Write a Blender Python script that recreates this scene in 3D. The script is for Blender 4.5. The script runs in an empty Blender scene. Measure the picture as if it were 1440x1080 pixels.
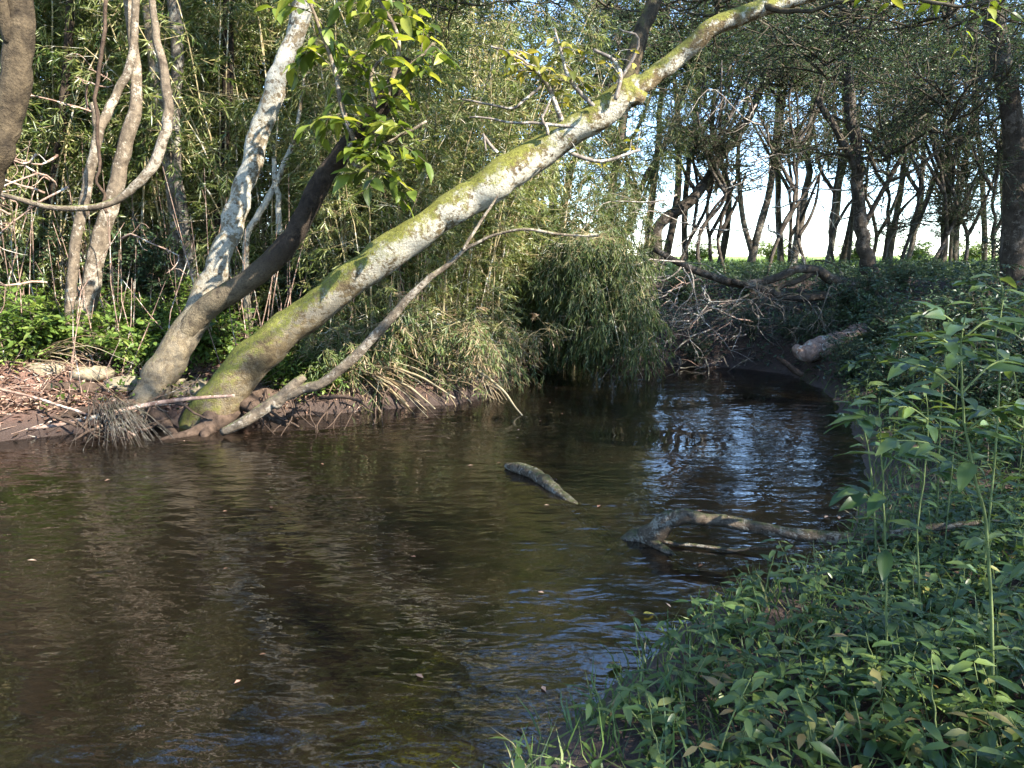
import bpy, math, random
import numpy as np
from mathutils import Vector, Matrix
rng = np.random.default_rng(7)
R = math.radians
SC = bpy.context.scene
COL = SC.collection

# ------------------------------------------------------------------ camera, sky, sun, exposure
CAM_H, FPX, TANP = 1.6, 1088.0, 0.1608
PITCH = math.atan(TANP)
cam = bpy.data.cameras.new('camera'); cam.lens = FPX / 1440 * 36; cam.sensor_width = 36
cam.clip_start = 0.05; cam.clip_end = 3000
camo = bpy.data.objects.new('camera', cam); COL.objects.link(camo)
camo.location = (0, 0, CAM_H); camo.rotation_euler = (math.pi / 2 - PITCH, 0, 0)
SC.camera = camo
SUN_EL, SUN_AZ = 36.0, 125.0          # azimuth clockwise from +Y (the view direction)
w = bpy.data.worlds.new('World'); SC.world = w; w.use_nodes = True
nt = w.node_tree; bg = nt.nodes['Background']
sky = nt.nodes.new('ShaderNodeTexSky'); sky.sky_type = 'NISHITA'; sky.sun_disc = False
sky.sun_elevation = R(SUN_EL); sky.sun_rotation = R(SUN_AZ); sky.air_density = 1.0; sky.dust_density = 0.1; sky.ozone_density = 2.5; sky.altitude = 1500
nt.links.new(sky.outputs[0], bg.inputs[0]); bg.inputs[1].default_value = 0.15
sl = bpy.data.lights.new('sun', 'SUN'); sl.energy = 5.0; sl.angle = R(0.5); sl.color = (1.0, 0.93, 0.82)
so = bpy.data.objects.new('sun', sl); COL.objects.link(so)
sd = Vector((math.sin(R(SUN_AZ)) * math.cos(R(SUN_EL)), math.cos(R(SUN_AZ)) * math.cos(R(SUN_EL)), math.sin(R(SUN_EL))))
so.rotation_euler = sd.to_track_quat('Z', 'Y').to_euler(); so.location = (8, -3, 12)
SC.view_settings.view_transform = 'Standard'; SC.view_settings.look = 'None'
SC.view_settings.exposure = 2.4; SC.view_settings.gamma = 1.0; SC.view_settings.use_curve_mapping = False
SC.render.engine = 'CYCLES'
cy = SC.cycles
cy.use_denoising = True; cy.denoiser = 'OPENIMAGEDENOISE'; cy.max_bounces = 7; cy.diffuse_bounces = 3
cy.glossy_bounces = 3; cy.transmission_bounces = 4; cy.transparent_max_bounces = 6
cy.caustics_reflective = False; cy.caustics_refractive = False; cy.sample_clamp_indirect = 4

# ------------------------------------------------------------------ from picture point to place
def P(px, py, Y):
    v = -(py - 540) / FPX
    d = np.array([(px - 720) / FPX, math.cos(PITCH) + v * math.sin(PITCH), -math.sin(PITCH) + v * math.cos(PITCH)])
    return np.array([0, 0, CAM_H]) + d * (Y / d[1])
def W(px, py, z=0.0):
    v = -(py - 540) / FPX
    d = np.array([(px - 720) / FPX, math.cos(PITCH) + v * math.sin(PITCH), -math.sin(PITCH) + v * math.cos(PITCH)])
    return np.array([0, 0, CAM_H]) + d * ((z - CAM_H) / d[2])
def rad(rpx, Y): return rpx * Y / FPX

# ------------------------------------------------------------------ noise and terrain height
_G = np.random.default_rng(3).random((256, 256))
def vn(x, y):
    xi = np.floor(x).astype(int); yi = np.floor(y).astype(int); fx = x - xi; fy = y - yi
    fx = fx * fx * (3 - 2 * fx); fy = fy * fy * (3 - 2 * fy)
    a = _G[xi % 256, yi % 256]; b = _G[(xi + 1) % 256, yi % 256]; c = _G[xi % 256, (yi + 1) % 256]; d = _G[(xi + 1) % 256, (yi + 1) % 256]
    return (a * (1 - fx) + b * fx) * (1 - fy) + (c * (1 - fx) + d * fx) * fy - 0.5
def fbm(x, y, o=4):
    s = 0; a = 1.0
    for k in range(o):
        s = s + a * vn(x * 2 ** k + 17 * k, y * 2 ** k + 31 * k); a *= 0.5
    return s
SH = [W(*p)[:2] for p in [(0, 622), (90, 612), (190, 602), (320, 600), (430, 584), (560, 574), (640, 568), (690, 556), (735, 532), (752, 508),
      (800, 500), (880, 508), (950, 513), (1040, 518), (1110, 528), (1160, 552), (1190, 590), (1215, 640), (1222, 690), (1195, 740), (1140, 795),
      (1050, 845), (985, 872), (930, 905), (880, 935), (820, 985), (760, 1035), (690, 1090), (600, 1160)]]
SH = np.array(SH + [(-2.0, 1.3), (-5, .3), (-13, -1.5), (-40, -6), (-40, 1), (-14, 5.2), (-7, 6.3)])
def shore(x, y):                      # signed distance to the water's edge, positive on land
    x = np.asarray(x, float); y = np.asarray(y, float)
    best = np.full(x.shape, 1e9); inside = np.zeros(x.shape, bool)
    n = len(SH)
    for i in range(n):
        a = SH[i]; b = SH[(i + 1) % n]; e = b - a
        t = np.clip(((x - a[0]) * e[0] + (y - a[1]) * e[1]) / (e @ e), 0, 1)
        best = np.minimum(best, np.hypot(x - a[0] - t * e[0], y - a[1] - t * e[1]))
        c = ((a[1] > y) != (b[1] > y)) & (x < (b[0] - a[0]) * (y - a[1]) / (b[1] - a[1] + 1e-12) + a[0])
        inside ^= c
    return np.where(inside, -best, best)
def sst(a, b, v):
    t = np.clip((v - a) / (b - a), 0, 1); return t * t * (3 - 2 * t)
def H(x, y, fine=True):
    x = np.asarray(x, float); y = np.asarray(y, float)
    d = shore(x, y) + (0.10 * fbm(x * 2.1, y * 2.1) if fine else 0)
    wf = sst(9.2, 10.6, y) * sst(-1.0, 1.2, x)
    wl = (1 - sst(-0.5, 1.5, x)) * sst(3.0, 4.0, y) * (1 - wf)
    wn = np.clip(1 - wf - wl, 0, 1)
    zl = 0.22 * sst(0, .25, d) + 0.25 * sst(.35, 1.3, d) + np.clip(0.17 * (d - .6), 0, 1.4)
    zf = 0.42 * sst(0, .5, d) + 0.22 * sst(.5, 1.6, d) + 0.58 * sst(1.6, 4.2, d)
    zn = 0.07 * sst(0, .2, d) + np.clip(0.13 * d, 0, 1.1)
    z = wf * zf + wl * zl + wn * zn
    r = np.hypot(x, y)
    z = z + np.clip((r - 22) * 0.005, 0, 3.2) + 0.5 * np.clip((r - 30) / 60, 0, 1) * vn(x * .03, y * .03)
    if fine: z = z + np.clip(d, 0, .6) * (0.16 * fbm(x * 1.3, y * 1.3) + 0.06 * fbm(x * 6, y * 6, 2))
    dep = np.clip(-d, 0, 9)
    zb = -0.02 - 0.42 * (1 - np.exp(-dep / 1.3)) + 0.05 * fbm(x * 2.5, y * 2.5, 3)
    return np.where(d > 0, z + .0, np.minimum(zb, -0.012 * np.clip(dep * 20, 0, 1)))
def H1(x, y): return float(H(np.array([x]), np.array([y]))[0])

# ------------------------------------------------------------------ mesh builder
class MB:
    def __init__(s): s.v = []; s.q = []; s.t = []; s.r = []; s.n = 0
    def add(s, v, q=None, t=None, r=0.5):
        v = np.asarray(v, float).reshape(-1, 3); s.v.append(v)
        if q is not None and len(q): s.q.append(np.asarray(q, int).reshape(-1, 4) + s.n)
        if t is not None and len(t): s.t.append(np.asarray(t, int).reshape(-1, 3) + s.n)
        s.r.append(np.broadcast_to(np.asarray(r, float), (len(v),)).copy()); s.n += len(v)
        return s
    def mesh(s, name, mat, org=(0, 0, 0), smooth=True):
        me = bpy.data.meshes.new(name)
        v = np.concatenate(s.v) - np.asarray(org, float)
        q = np.concatenate(s.q) if s.q else np.zeros((0, 4), int)
        t = np.concatenate(s.t) if s.t else np.zeros((0, 3), int)
        me.vertices.add(len(v)); me.vertices.foreach_set('co', v.astype(np.float32).ravel())
        me.loops.add(q.size + t.size); me.loops.foreach_set('vertex_index', np.concatenate([q.ravel(), t.ravel()]).astype(np.int32))
        me.polygons.add(len(q) + len(t))
        ls = np.concatenate([np.arange(len(q)) * 4, q.size + np.arange(len(t)) * 3]).astype(np.int32)
        me.polygons.foreach_set('loop_start', ls)
        if smooth: me.polygons.foreach_set('use_smooth', np.ones(len(q) + len(t), bool))
        me.update(calc_edges=True)
        at = me.attributes.new('rnd', 'FLOAT', 'POINT'); at.data.foreach_set('value', np.concatenate(s.r).astype(np.float32))
        me.materials.append(mat); me.validate()
        return me
    def build(s, name, mat, parent=None, org=None, smooth=True, kind=None):
        if org is None: org = parent.get('_o', (0, 0, 0)) if parent is not None else (0, 0, 0)
        return link(name, s.mesh(name, mat, org, smooth), parent, kind=kind)
def link(name, me, parent=None, kind=None):
    o = bpy.data.objects.new(name, me); COL.objects.link(o)
    if parent is not None: o.parent = parent
    if kind: o['kind'] = kind
    return o
ORG = {}
def thing(name, label, cat, loc, group=None):
    o = bpy.data.objects.new(name, None); COL.objects.link(o); o.empty_display_size = .1
    o.location = loc; o['label'] = label; o['category'] = cat
    if group: o['group'] = group
    ORG[o.name] = np.asarray(loc, float)
    return o
def part(mb, name, mat, root, smooth=True, kind=None):      # a part given in world coordinates
    return mb.build(name, mat, root, ORG[root.name], smooth, kind)
def tag(o, label, cat, group=None):
    o['label'] = label; o['category'] = cat
    if group: o['group'] = group
    return o
def copy_tree(o, parent=None):
    c = o.copy(); COL.objects.link(c)
    if parent is not None: c.parent = parent
    for ch in list(o.children): copy_tree(ch, c)
    return c

def nrm(a): return a / (np.linalg.norm(a, axis=-1, keepdims=True) + 1e-9)
def smooth_path(pts, n):
    pts = np.asarray(pts, float); m = len(pts)
    if m < 3: t = np.linspace(0, 1, n)[:, None]; return pts[0] * (1 - t) + pts[-1] * t
    out = []; u = np.linspace(0, m - 1 - 1e-6, n)
    for uu in u:
        i = int(uu); f = uu - i
        p0 = pts[max(i - 1, 0)]; p1 = pts[i]; p2 = pts[i + 1]; p3 = pts[min(i + 2, m - 1)]
        out.append(.5 * ((2 * p1) + (-p0 + p2) * f + (2 * p0 - 5 * p1 + 4 * p2 - p3) * f * f + (-p0 + 3 * p1 - 3 * p2 + p3) * f ** 3))
    return np.array(out)
def tube(mb, pts, rr, sides=8, n=None, bump=0.0, wob=0.0, r=None, cap=True):
    pts = np.asarray(pts, float); rr = np.asarray(rr, float)
    if n:
        q = smooth_path(np.column_stack([pts, rr]), n); pts = q[:, :3]; rr = np.maximum(q[:, 3], 1e-4)
    m = len(pts)
    if wob:
        k = np.arange(m); ph = rng.random(3) * 50
        pts = pts + wob * np.column_stack([vn(k * .45 + p, k * 0 + p) for p in ph]) * np.sin(np.linspace(0.1, math.pi - .1, m))[:, None]
    T = nrm(np.gradient(pts, axis=0))
    up = np.array([0., 0, 1]) if abs(T[0][2]) < .9 else np.array([1., 0, 0])
    N = nrm(np.cross(T[0], up)); fr = []
    for i in range(m):
        N = nrm(N - T[i] * (N @ T[i])); fr.append(N)
    fr = np.array(fr); B = np.cross(T, fr)
    a = np.arange(sides) / sides * 2 * math.pi
    rad_ = rr[:, None] * np.ones(sides)
    if bump:
        L = np.concatenate([[0], np.cumsum(np.linalg.norm(np.diff(pts, axis=0), axis=1))])
        s0 = rng.random() * 90
        rad_ = rad_ * (1 + bump * fbm(L[:, None] * 4 + s0, np.cos(a)[None, :] * 1.3 + 5) * 1.4 + bump * .8 * vn(L[:, None] * 9 + s0, np.sin(a)[None, :] * 2 + s0))
    v = pts[:, None, :] + rad_[..., None] * (np.cos(a)[None, :, None] * fr[:, None, :] + np.sin(a)[None, :, None] * B[:, None, :])
    v = v.reshape(-1, 3)
    i = np.arange(m - 1)[:, None] * sides; j = np.arange(sides)[None, :]; j2 = (j + 1) % sides
    q = np.stack([i + j, i + j2, i + sides + j2, i + sides + j], -1).reshape(-1, 4)
    t = []
    if cap:
        v = np.vstack([v, pts[0], pts[-1]]); nn = m * sides
        for k in range(sides):
            t.append((nn, (k + 1) % sides, k)); t.append((nn + 1, (m - 1) * sides + k, (m - 1) * sides + (k + 1) % sides))
    mb.add(v, q, t, rng.random() if r is None else r)
    return pts, rr
def pxtube(mb, spec, Y, sides=10, n=None, bump=0.0, wob=0.0):   # spec: (px, py, radius px[, Y])
    pts = [P(s[0], s[1], s[3] if len(s) > 3 else Y) for s in spec]
    rr = [rad(s[2], s[3] if len(s) > 3 else Y) for s in spec]
    return tube(mb, pts, rr, sides, n or len(spec) * 4, bump, wob)
def ztube(mb, spec, sides=10, n=None, bump=0.0, wob=0.0):      # spec: (px, py, radius px, height above water)
    pts = [W(a, b, z) for a, b, r_, z in spec]; return tube(mb, pts, [rad(sp_[2], p[1]) for sp_, p in zip(spec, pts)], sides, n or len(spec) * 5, bump, wob)
def leaves(mb, p, d, nv, L, Wd, r, kind='r', droop=0.15):
    p = np.asarray(p, float); K = len(p)
    if K == 0: return
    d = nrm(d); s = nrm(np.cross(d, nv)); u = np.cross(s, d)
    L = np.broadcast_to(L, (K,))[:, None]; Wd = np.broadcast_to(Wd, (K,))[:, None]
    r = np.broadcast_to(r, (K,))
    b = np.arange(K)[:, None]
    if kind == 'r':
        v = np.stack([p, p + d * L * .42 + s * Wd * .5 + u * Wd * .16, p + d * L - u * L * droop, p + d * L * .42 - s * Wd * .5 + u * Wd * .16], 1)
        mb.add(v.reshape(-1, 3), None, (b[:, None, :] * 4 + np.array([[0, 1, 2], [0, 2, 3]])[None]).reshape(-1, 3), np.repeat(r, 4))
    elif kind == 'b':                # grass blade
        c1 = p + d * L * .5 - u * L * droop * .25
        v = np.stack([p - s * Wd * .35, p + s * Wd * .35, c1 + s * Wd * .5, c1 - s * Wd * .5, p + d * L * .95 - u * L * droop], 1)
        mb.add(v.reshape(-1, 3), b * 5 + np.array([[0, 1, 2, 3]]), b * 5 + np.array([[3, 2, 4]]), np.repeat(r, 5))
    else:                            # broad leaf, eight triangles
        def at(t, w_, h): return p + d * L * t + s * Wd * w_ + u * (h * Wd - L * droop * t * t)
        v = np.stack([at(0, 0, 0), at(.28, .44, .10), at(.30, 0, -.03), at(.28, -.44, .10), at(.62, .40, .08), at(.65, 0, -.04), at(.62, -.40, .08), at(1, 0, 0)], 1)
        q = b * 8 + 0
        mb.add(v.reshape(-1, 3), (b[:, None, :] * 8 + np.array([[2, 1, 4, 5], [3, 2, 5, 6]])[None]).reshape(-1, 4),
               (b[:, None, :] * 8 + np.array([[0, 1, 2], [0, 2, 3], [5, 4, 7], [6, 5, 7]])[None]).reshape(-1, 3), np.repeat(r, 8))
def prisms(mb, A, B, ra, rb, r=.5):      # many thin three-sided twigs at once
    A = np.asarray(A); B = np.asarray(B); K = len(A)
    d = nrm(B - A); n1 = nrm(np.cross(d, rng.normal(size=(K, 3)))); n2 = np.cross(d, n1)
    vs = []
    for c, rr in ((A, ra), (B, rb)):
        for k in range(3):
            a = k * 2.0944; vs.append(c + (np.cos(a) * n1 + np.sin(a) * n2) * np.broadcast_to(rr, (K,))[:, None])
    v = np.stack(vs, 1); b = np.arange(K)[:, None, None] * 6
    mb.add(v.reshape(-1, 3), (b + np.array([[0, 1, 4, 3], [1, 2, 5, 4], [2, 0, 3, 5]])[None]).reshape(-1, 4), None, np.repeat(np.broadcast_to(r, (K,)), 6))
def twigs(wood, leaf, O, D, Lt, n, L, Wd, kind='r', droop=.15, spread=.9, hang=.25, tr=.003, flat=.6, rsh=0.0):
    """leafy twigs from origins O along D; n leaves on each"""
    K = len(O); D = nrm(D); Lt = np.broadcast_to(Lt, (K,))
    mid = O + D * Lt[:, None] * .5 - np.array([0, 0, 1]) * (hang * .25 * Lt)[:, None]
    end = O + D * Lt[:, None] - np.array([0, 0, 1]) * (hang * Lt)[:, None]
    prisms(wood, O, mid, tr, tr * .7, .5); prisms(wood, mid, end, tr * .7, tr * .35, .5)
    t = np.linspace(.15, 1, n)[None, :] + rng.normal(0, .03, (K, n)); t = np.clip(t, 0.05, 1)
    p = O[:, None] + D[:, None] * (Lt[:, None] * t)[..., None]; p[..., 2] -= hang * Lt[:, None] * t * t
    side = nrm(np.cross(D, np.array([0, 0, 1.]) + rng.normal(0, .3, (K, 3))))
    sg = np.where(np.arange(n) % 2 == 0, 1., -1.)[None, :, None]
    dd = D[:, None] * .7 + side[:, None] * sg * spread + rng.normal(0, .28, (K, n, 3)); dd[..., 2] -= hang * .8
    nv = np.array([0, 0, 1.]) * flat + rng.normal(0, .45, (K, n, 3))
    sz = rng.uniform(.65, 1.2, K * n)
    base = np.repeat(rng.random(K), n) * .6 + rng.random(K * n) * .4 + rsh
    leaves(leaf, p.reshape(-1, 3), dd.reshape(-1, 3), nv.reshape(-1, 3), L * sz, Wd * sz, np.clip(base, 0, 1), kind, droop)

# ------------------------------------------------------------------ materials
def newmat(name):
    m = bpy.data.materials.new(name); m.use_nodes = True; m.node_tree.nodes.clear(); return m, m.node_tree
def N_(nt, t, **k):
    n = nt.nodes.new(t)
    for a, b in k.items():
        if a in n.inputs.keys(): n.inputs[a].default_value = b
        else: setattr(n, a, b)
    return n
def ramp(nt, src, stops, interp='LINEAR'):
    r = nt.nodes.new('ShaderNodeValToRGB'); cr = r.color_ramp; cr.interpolation = interp
    while len(cr.elements) < len(stops): cr.elements.new(.5)
    for e, (p, c) in zip(cr.elements, stops): e.position = p; e.color = (*c, 1) if len(c) == 3 else c
    nt.links.new(src, r.inputs[0]); return r.outputs[0]
def mixc(nt, f, a, b):
    m = nt.nodes.new('ShaderNodeMix'); m.data_type = 'RGBA'
    for i, v in ((0, f), (6, a), (7, b)):
        if isinstance(v, (int, float)): m.inputs[i].default_value = v
        elif isinstance(v, tuple): m.inputs[i].default_value = (*v, 1)
        else: nt.links.new(v, m.inputs[i])
    return m.outputs[2]
def noise(nt, vec, scale, detail=4, rough=.55, dist=0.0):
    n = N_(nt, 'ShaderNodeTexNoise'); n.inputs['Scale'].default_value = scale; n.inputs['Detail'].default_value = detail
    n.inputs['Roughness'].default_value = rough; n.inputs['Distortion'].default_value = dist
    if vec is not None: nt.links.new(vec, n.inputs['Vector'])
    return n.outputs[0]
def coords(nt, world=True):
    if world: return nt.nodes.new('ShaderNodeNewGeometry').outputs['Position']
    return nt.nodes.new('ShaderNodeTexCoord').outputs['Object']
def leafmat(name, stops, trans=.35, rough=.45, spec=.35, objvar=True):
    m, nt = newmat(name)
    at = N_(nt, 'ShaderNodeAttribute', attribute_name='rnd')
    fac = at.outputs['Fac']
    oi = nt.nodes.new('ShaderNodeObjectInfo')
    if objvar:
        ma = N_(nt, 'ShaderNodeMath', operation='MULTIPLY_ADD'); nt.links.new(oi.outputs['Random'], ma.inputs[0]); ma.inputs[1].default_value = .22
        nt.links.new(fac, ma.inputs[2]); su = N_(nt, 'ShaderNodeMath', operation='SUBTRACT'); nt.links.new(ma.outputs[0], su.inputs[0]); su.inputs[1].default_value = .11
        fac = su.outputs[0]
    stops = [(0, tuple(c * .35 for c in stops[0][1]))] + [(max(.18, p * .9 + .1) if i == 0 else p, c) for i, (p, c) in enumerate(stops)]
    col = ramp(nt, fac, stops)
    pos = coords(nt)
    col = mixc(nt, noise(nt, pos, 2.0, 2), col, mixc(nt, .62, col, (.012, .02, .008)))
    br = nt.nodes.new('ShaderNodeBsdfPrincipled'); nt.links.new(col, br.inputs['Base Color'])
    br.inputs['Roughness'].default_value = rough; br.inputs['Specular IOR Level'].default_value = spec
    tl = nt.nodes.new('ShaderNodeBsdfTranslucent')
    hs = N_(nt, 'ShaderNodeHueSaturation'); hs.inputs['Value'].default_value = 1.5; hs.inputs['Hue'].default_value = .485; hs.inputs['Saturation'].default_value = 1.1
    nt.links.new(col, hs.inputs['Color']); nt.links.new(hs.outputs[0], tl.inputs[0])
    mx = nt.nodes.new('ShaderNodeMixShader'); mx.inputs[0].default_value = trans
    nt.links.new(br.outputs[0], mx.inputs[1]); nt.links.new(tl.outputs[0], mx.inputs[2])
    out = nt.nodes.new('ShaderNodeOutputMaterial'); nt.links.new(mx.outputs[0], out.inputs[0])
    return m
def barkmat(name, dark, mid, moss=None, moss_amt=0.0, lichen=0.0, scale=1.0, bump=.6, lichcol=(.52, .50, .42), lz=None, low=None):
    m, nt = newmat(name); pos = coords(nt)
    n1 = noise(nt, pos, 9 * scale, 8, .65, .4)
    col = ramp(nt, n1, [(.33, dark), (.62, mid)])
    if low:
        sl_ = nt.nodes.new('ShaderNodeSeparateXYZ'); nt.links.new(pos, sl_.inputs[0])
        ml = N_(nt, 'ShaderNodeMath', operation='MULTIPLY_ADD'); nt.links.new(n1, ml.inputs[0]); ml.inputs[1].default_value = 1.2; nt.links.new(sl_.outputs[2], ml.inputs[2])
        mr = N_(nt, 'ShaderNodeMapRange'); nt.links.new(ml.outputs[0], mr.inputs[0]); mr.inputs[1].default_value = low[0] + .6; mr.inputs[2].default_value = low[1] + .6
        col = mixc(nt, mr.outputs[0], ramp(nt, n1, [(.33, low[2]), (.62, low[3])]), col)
    fine = noise(nt, pos, 60 * scale, 5, .7)
    col = mixc(nt, ramp(nt, fine, [(.35, (.55,) * 3), (.6, (0, 0, 0))]), col, dark)
    if lichen:
        l1 = noise(nt, pos, 16 * scale, 9, .72, .25); l2 = noise(nt, pos, 3.1 * scale, 3, .6)
        mu = N_(nt, 'ShaderNodeMath', operation='MULTIPLY_ADD'); nt.links.new(l2, mu.inputs[0]); mu.inputs[1].default_value = .8; nt.links.new(l1, mu.inputs[2])
        lc = ramp(nt, noise(nt, pos, 40 * scale, 4, .7), [(.35, tuple(c * .62 for c in lichcol)), (.62, lichcol)])
        lf = ramp(nt, mu.outputs[0], [(1.02 - lichen * .3, (0, 0, 0)), (1.12 - lichen * .3, (.9,) * 3)])
        if lz:
            sz = nt.nodes.new('ShaderNodeSeparateXYZ'); nt.links.new(pos, sz.inputs[0])
            mz = N_(nt, 'ShaderNodeMapRange'); nt.links.new(sz.outputs[2], mz.inputs[0]); mz.inputs[1].default_value = lz[0]; mz.inputs[2].default_value = lz[1]; mz.inputs[3].default_value = .12
            mm = N_(nt, 'ShaderNodeMath', operation='MULTIPLY'); nt.links.new(lf, mm.inputs[0]); nt.links.new(mz.outputs[0], mm.inputs[1]); lf = mm.outputs[0]
        col = mixc(nt, lf, col, lc)
    if moss:
        ge = nt.nodes.new('ShaderNodeNewGeometry'); sx = nt.nodes.new('ShaderNodeSeparateXYZ'); nt.links.new(ge.outputs['Normal'], sx.inputs[0])
        m1 = N_(nt, 'ShaderNodeMath', operation='MULTIPLY_ADD'); nt.links.new(sx.outputs[2], m1.inputs[0]); m1.inputs[1].default_value = .30
        m2 = noise(nt, pos, 9 * scale, 9, .75)
        nt.links.new(m2, m1.inputs[2])
        f = ramp(nt, m1.outputs[0], [(.74 - moss_amt, (0, 0, 0)), (.92 - moss_amt, (.95,) * 3)])
        mc = ramp(nt, noise(nt, pos, 45, 4), [(.3, tuple(c * .45 for c in moss)), (.7, moss)])
        col = mixc(nt, f, col, mc)
    br = nt.nodes.new('ShaderNodeBsdfPrincipled'); nt.links.new(col, br.inputs['Base Color']); br.inputs['Roughness'].default_value = .9
    br.inputs['Specular IOR Level'].default_value = .15
    ad = N_(nt, 'ShaderNodeMath', operation='ADD'); nt.links.new(n1, ad.inputs[0]); nt.links.new(fine, ad.inputs[1])
    bp = nt.nodes.new('ShaderNodeBump'); bp.inputs['Strength'].default_value = bump; bp.inputs['Distance'].default_value = .03
    nt.links.new(ad.outputs[0], bp.inputs['Height']); nt.links.new(bp.outputs[0], br.inputs['Normal'])
    out = nt.nodes.new('ShaderNodeOutputMaterial'); nt.links.new(br.outputs[0], out.inputs[0])
    return m
MOSS = (.22, .22, .045)
M = {}
M['bark_main'] = barkmat('bark_main', (.075, .052, .028), (.24, .18, .095), MOSS, .30, .56, 1.25, .95, lichcol=(.66, .62, .50), lz=(.9, 1.9))
M['bark_pale'] = barkmat('bark_pale', (.06, .045, .03), (.23, .18, .11), (.13, .13, .04), .10, .72, 1.7, lichcol=(.42, .40, .33), lz=(1.0, 1.9))
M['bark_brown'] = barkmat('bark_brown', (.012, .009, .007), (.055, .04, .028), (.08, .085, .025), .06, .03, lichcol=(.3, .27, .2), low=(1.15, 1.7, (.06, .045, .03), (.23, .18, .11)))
M['bark_left'] = barkmat('bark_left', (.02, .015, .01), (.10, .075, .045), (.10, .10, .03), .12, .06, lichcol=(.3, .26, .18))
M['bark_dark'] = barkmat('bark_dark', (.025, .02, .015), (.085, .068, .052), (.05, .06, .02), .05, .1, lichcol=(.14, .12, .10))
M['bark_grey'] = barkmat('bark_grey', (.04, .034, .028), (.15, .125, .10), (.07, .08, .03), .06, .2, 1.3, lichcol=(.25, .23, .19))
M['bark_stem'] = barkmat('bark_stem', (.055, .042, .03), (.21, .165, .115), (.16, .17, .05), .08, .25, 1.8, lichcol=(.36, .31, .24))
M['dead_wood'] = barkmat('dead_wood', (.10, .06, .045), (.36, .25, .19), None, 0, .1, 1.5, .3)
M['grey_twig'] = barkmat('grey_twig', (.08, .065, .055), (.23, .195, .16), None, 0, .1, 2, .2)
M['wet_wood'] = barkmat('wet_wood', (.022, .015, .010), (.20, .155, .11), (.07, .08, .03), .08, .2, 2.6, .8, (.32, .29, .23))
M['root'] = barkmat('root', (.03, .02, .014), (.10, .068, .048), None, 0, 0, 2, .5)
M['twig'] = barkmat('twig', (.03, .025, .018), (.09, .075, .05), None, 0, 0, 3, .1)
M['cane'] = barkmat('cane', (.16, .12, .06), (.34, .29, .16), (.12, .18, .05), .0, .1, 1, .1)
M['straw'] = leafmat('straw', [(0, (.22, .15, .08)), (.6, (.42, .32, .18)), (1, (.5, .42, .27))], .2)
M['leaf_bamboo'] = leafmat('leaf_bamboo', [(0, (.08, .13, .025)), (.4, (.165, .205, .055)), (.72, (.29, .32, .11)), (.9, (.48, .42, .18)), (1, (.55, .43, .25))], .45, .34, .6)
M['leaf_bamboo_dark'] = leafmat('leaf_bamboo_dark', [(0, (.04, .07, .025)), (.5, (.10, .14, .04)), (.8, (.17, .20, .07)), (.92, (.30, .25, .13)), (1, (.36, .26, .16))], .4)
M['leaf_strawy'] = leafmat('leaf_strawy', [(0, (.05, .09, .03)), (.4, (.12, .17, .05)), (.62, (.2, .22, .08)), (.75, (.34, .25, .14)), (1, (.44, .31, .2))], .35)
M['leaf_tree'] = leafmat('leaf_tree', [(0, (.03, .05, .025)), (.6, (.06, .095, .035)), (1, (.11, .145, .05))], .35, .4, .4)
M['leaf_broad'] = leafmat('leaf_broad', [(0, (.09, .14, .02)), (.6, (.18, .24, .035)), (1, (.32, .34, .06))], .45, .4, .4, False)
M['leaf_yellow'] = leafmat('leaf_yellow', [(0, (.16, .18, .03)), (.6, (.30, .30, .05)), (1, (.42, .38, .08))], .5, .4, .4)
M['leaf_shrub'] = leafmat('leaf_shrub', [(0, (.08, .14, .025)), (.6, (.17, .26, .05)), (1, (.28, .34, .08))], .45)
M['leaf_weed'] = leafmat('leaf_weed', [(0, (.035, .07, .018)), (.5, (.06, .11, .026)), (.88, (.14, .19, .045)), (.95, (.26, .24, .07)), (1, (.24, .15, .07))], .32, .38, .5)
M['leaf_bush'] = leafmat('leaf_bush', [(0, (.03, .06, .03)), (.6, (.06, .10, .045)), (1, (.10, .15, .06))], .3, .4, .5)
M['grass'] = leafmat('grass', [(0, (.06, .11, .03)), (.6, (.11, .18, .05)), (.9, (.2, .24, .08)), (1, (.3, .24, .13))], .3)
M['litter'] = leafmat('litter', [(0, (.09, .045, .03)), (.5, (.25, .135, .095)), (.8, (.40, .25, .18)), (1, (.52, .38, .28))], .12, .7, .2, False)
M['stem_green'] = barkmat('stem_green', (.05, .07, .025), (.13, .16, .06), None, 0, 0, 2, .05)
m, nt_ = newmat('rock'); M['rock'] = m
c_ = ramp(nt_, noise(nt_, coords(nt_), 12, 8, .65), [(.3, (.06, .045, .03)), (.5, (.18, .145, .09)), (.7, (.3, .25, .16))])
b_ = nt_.nodes.new('ShaderNodeBsdfPrincipled'); nt_.links.new(c_, b_.inputs['Base Color']); b_.inputs['Roughness'].default_value = .85
o_ = nt_.nodes.new('ShaderNodeOutputMaterial'); nt_.links.new(b_.outputs[0], o_.inputs[0])

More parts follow.
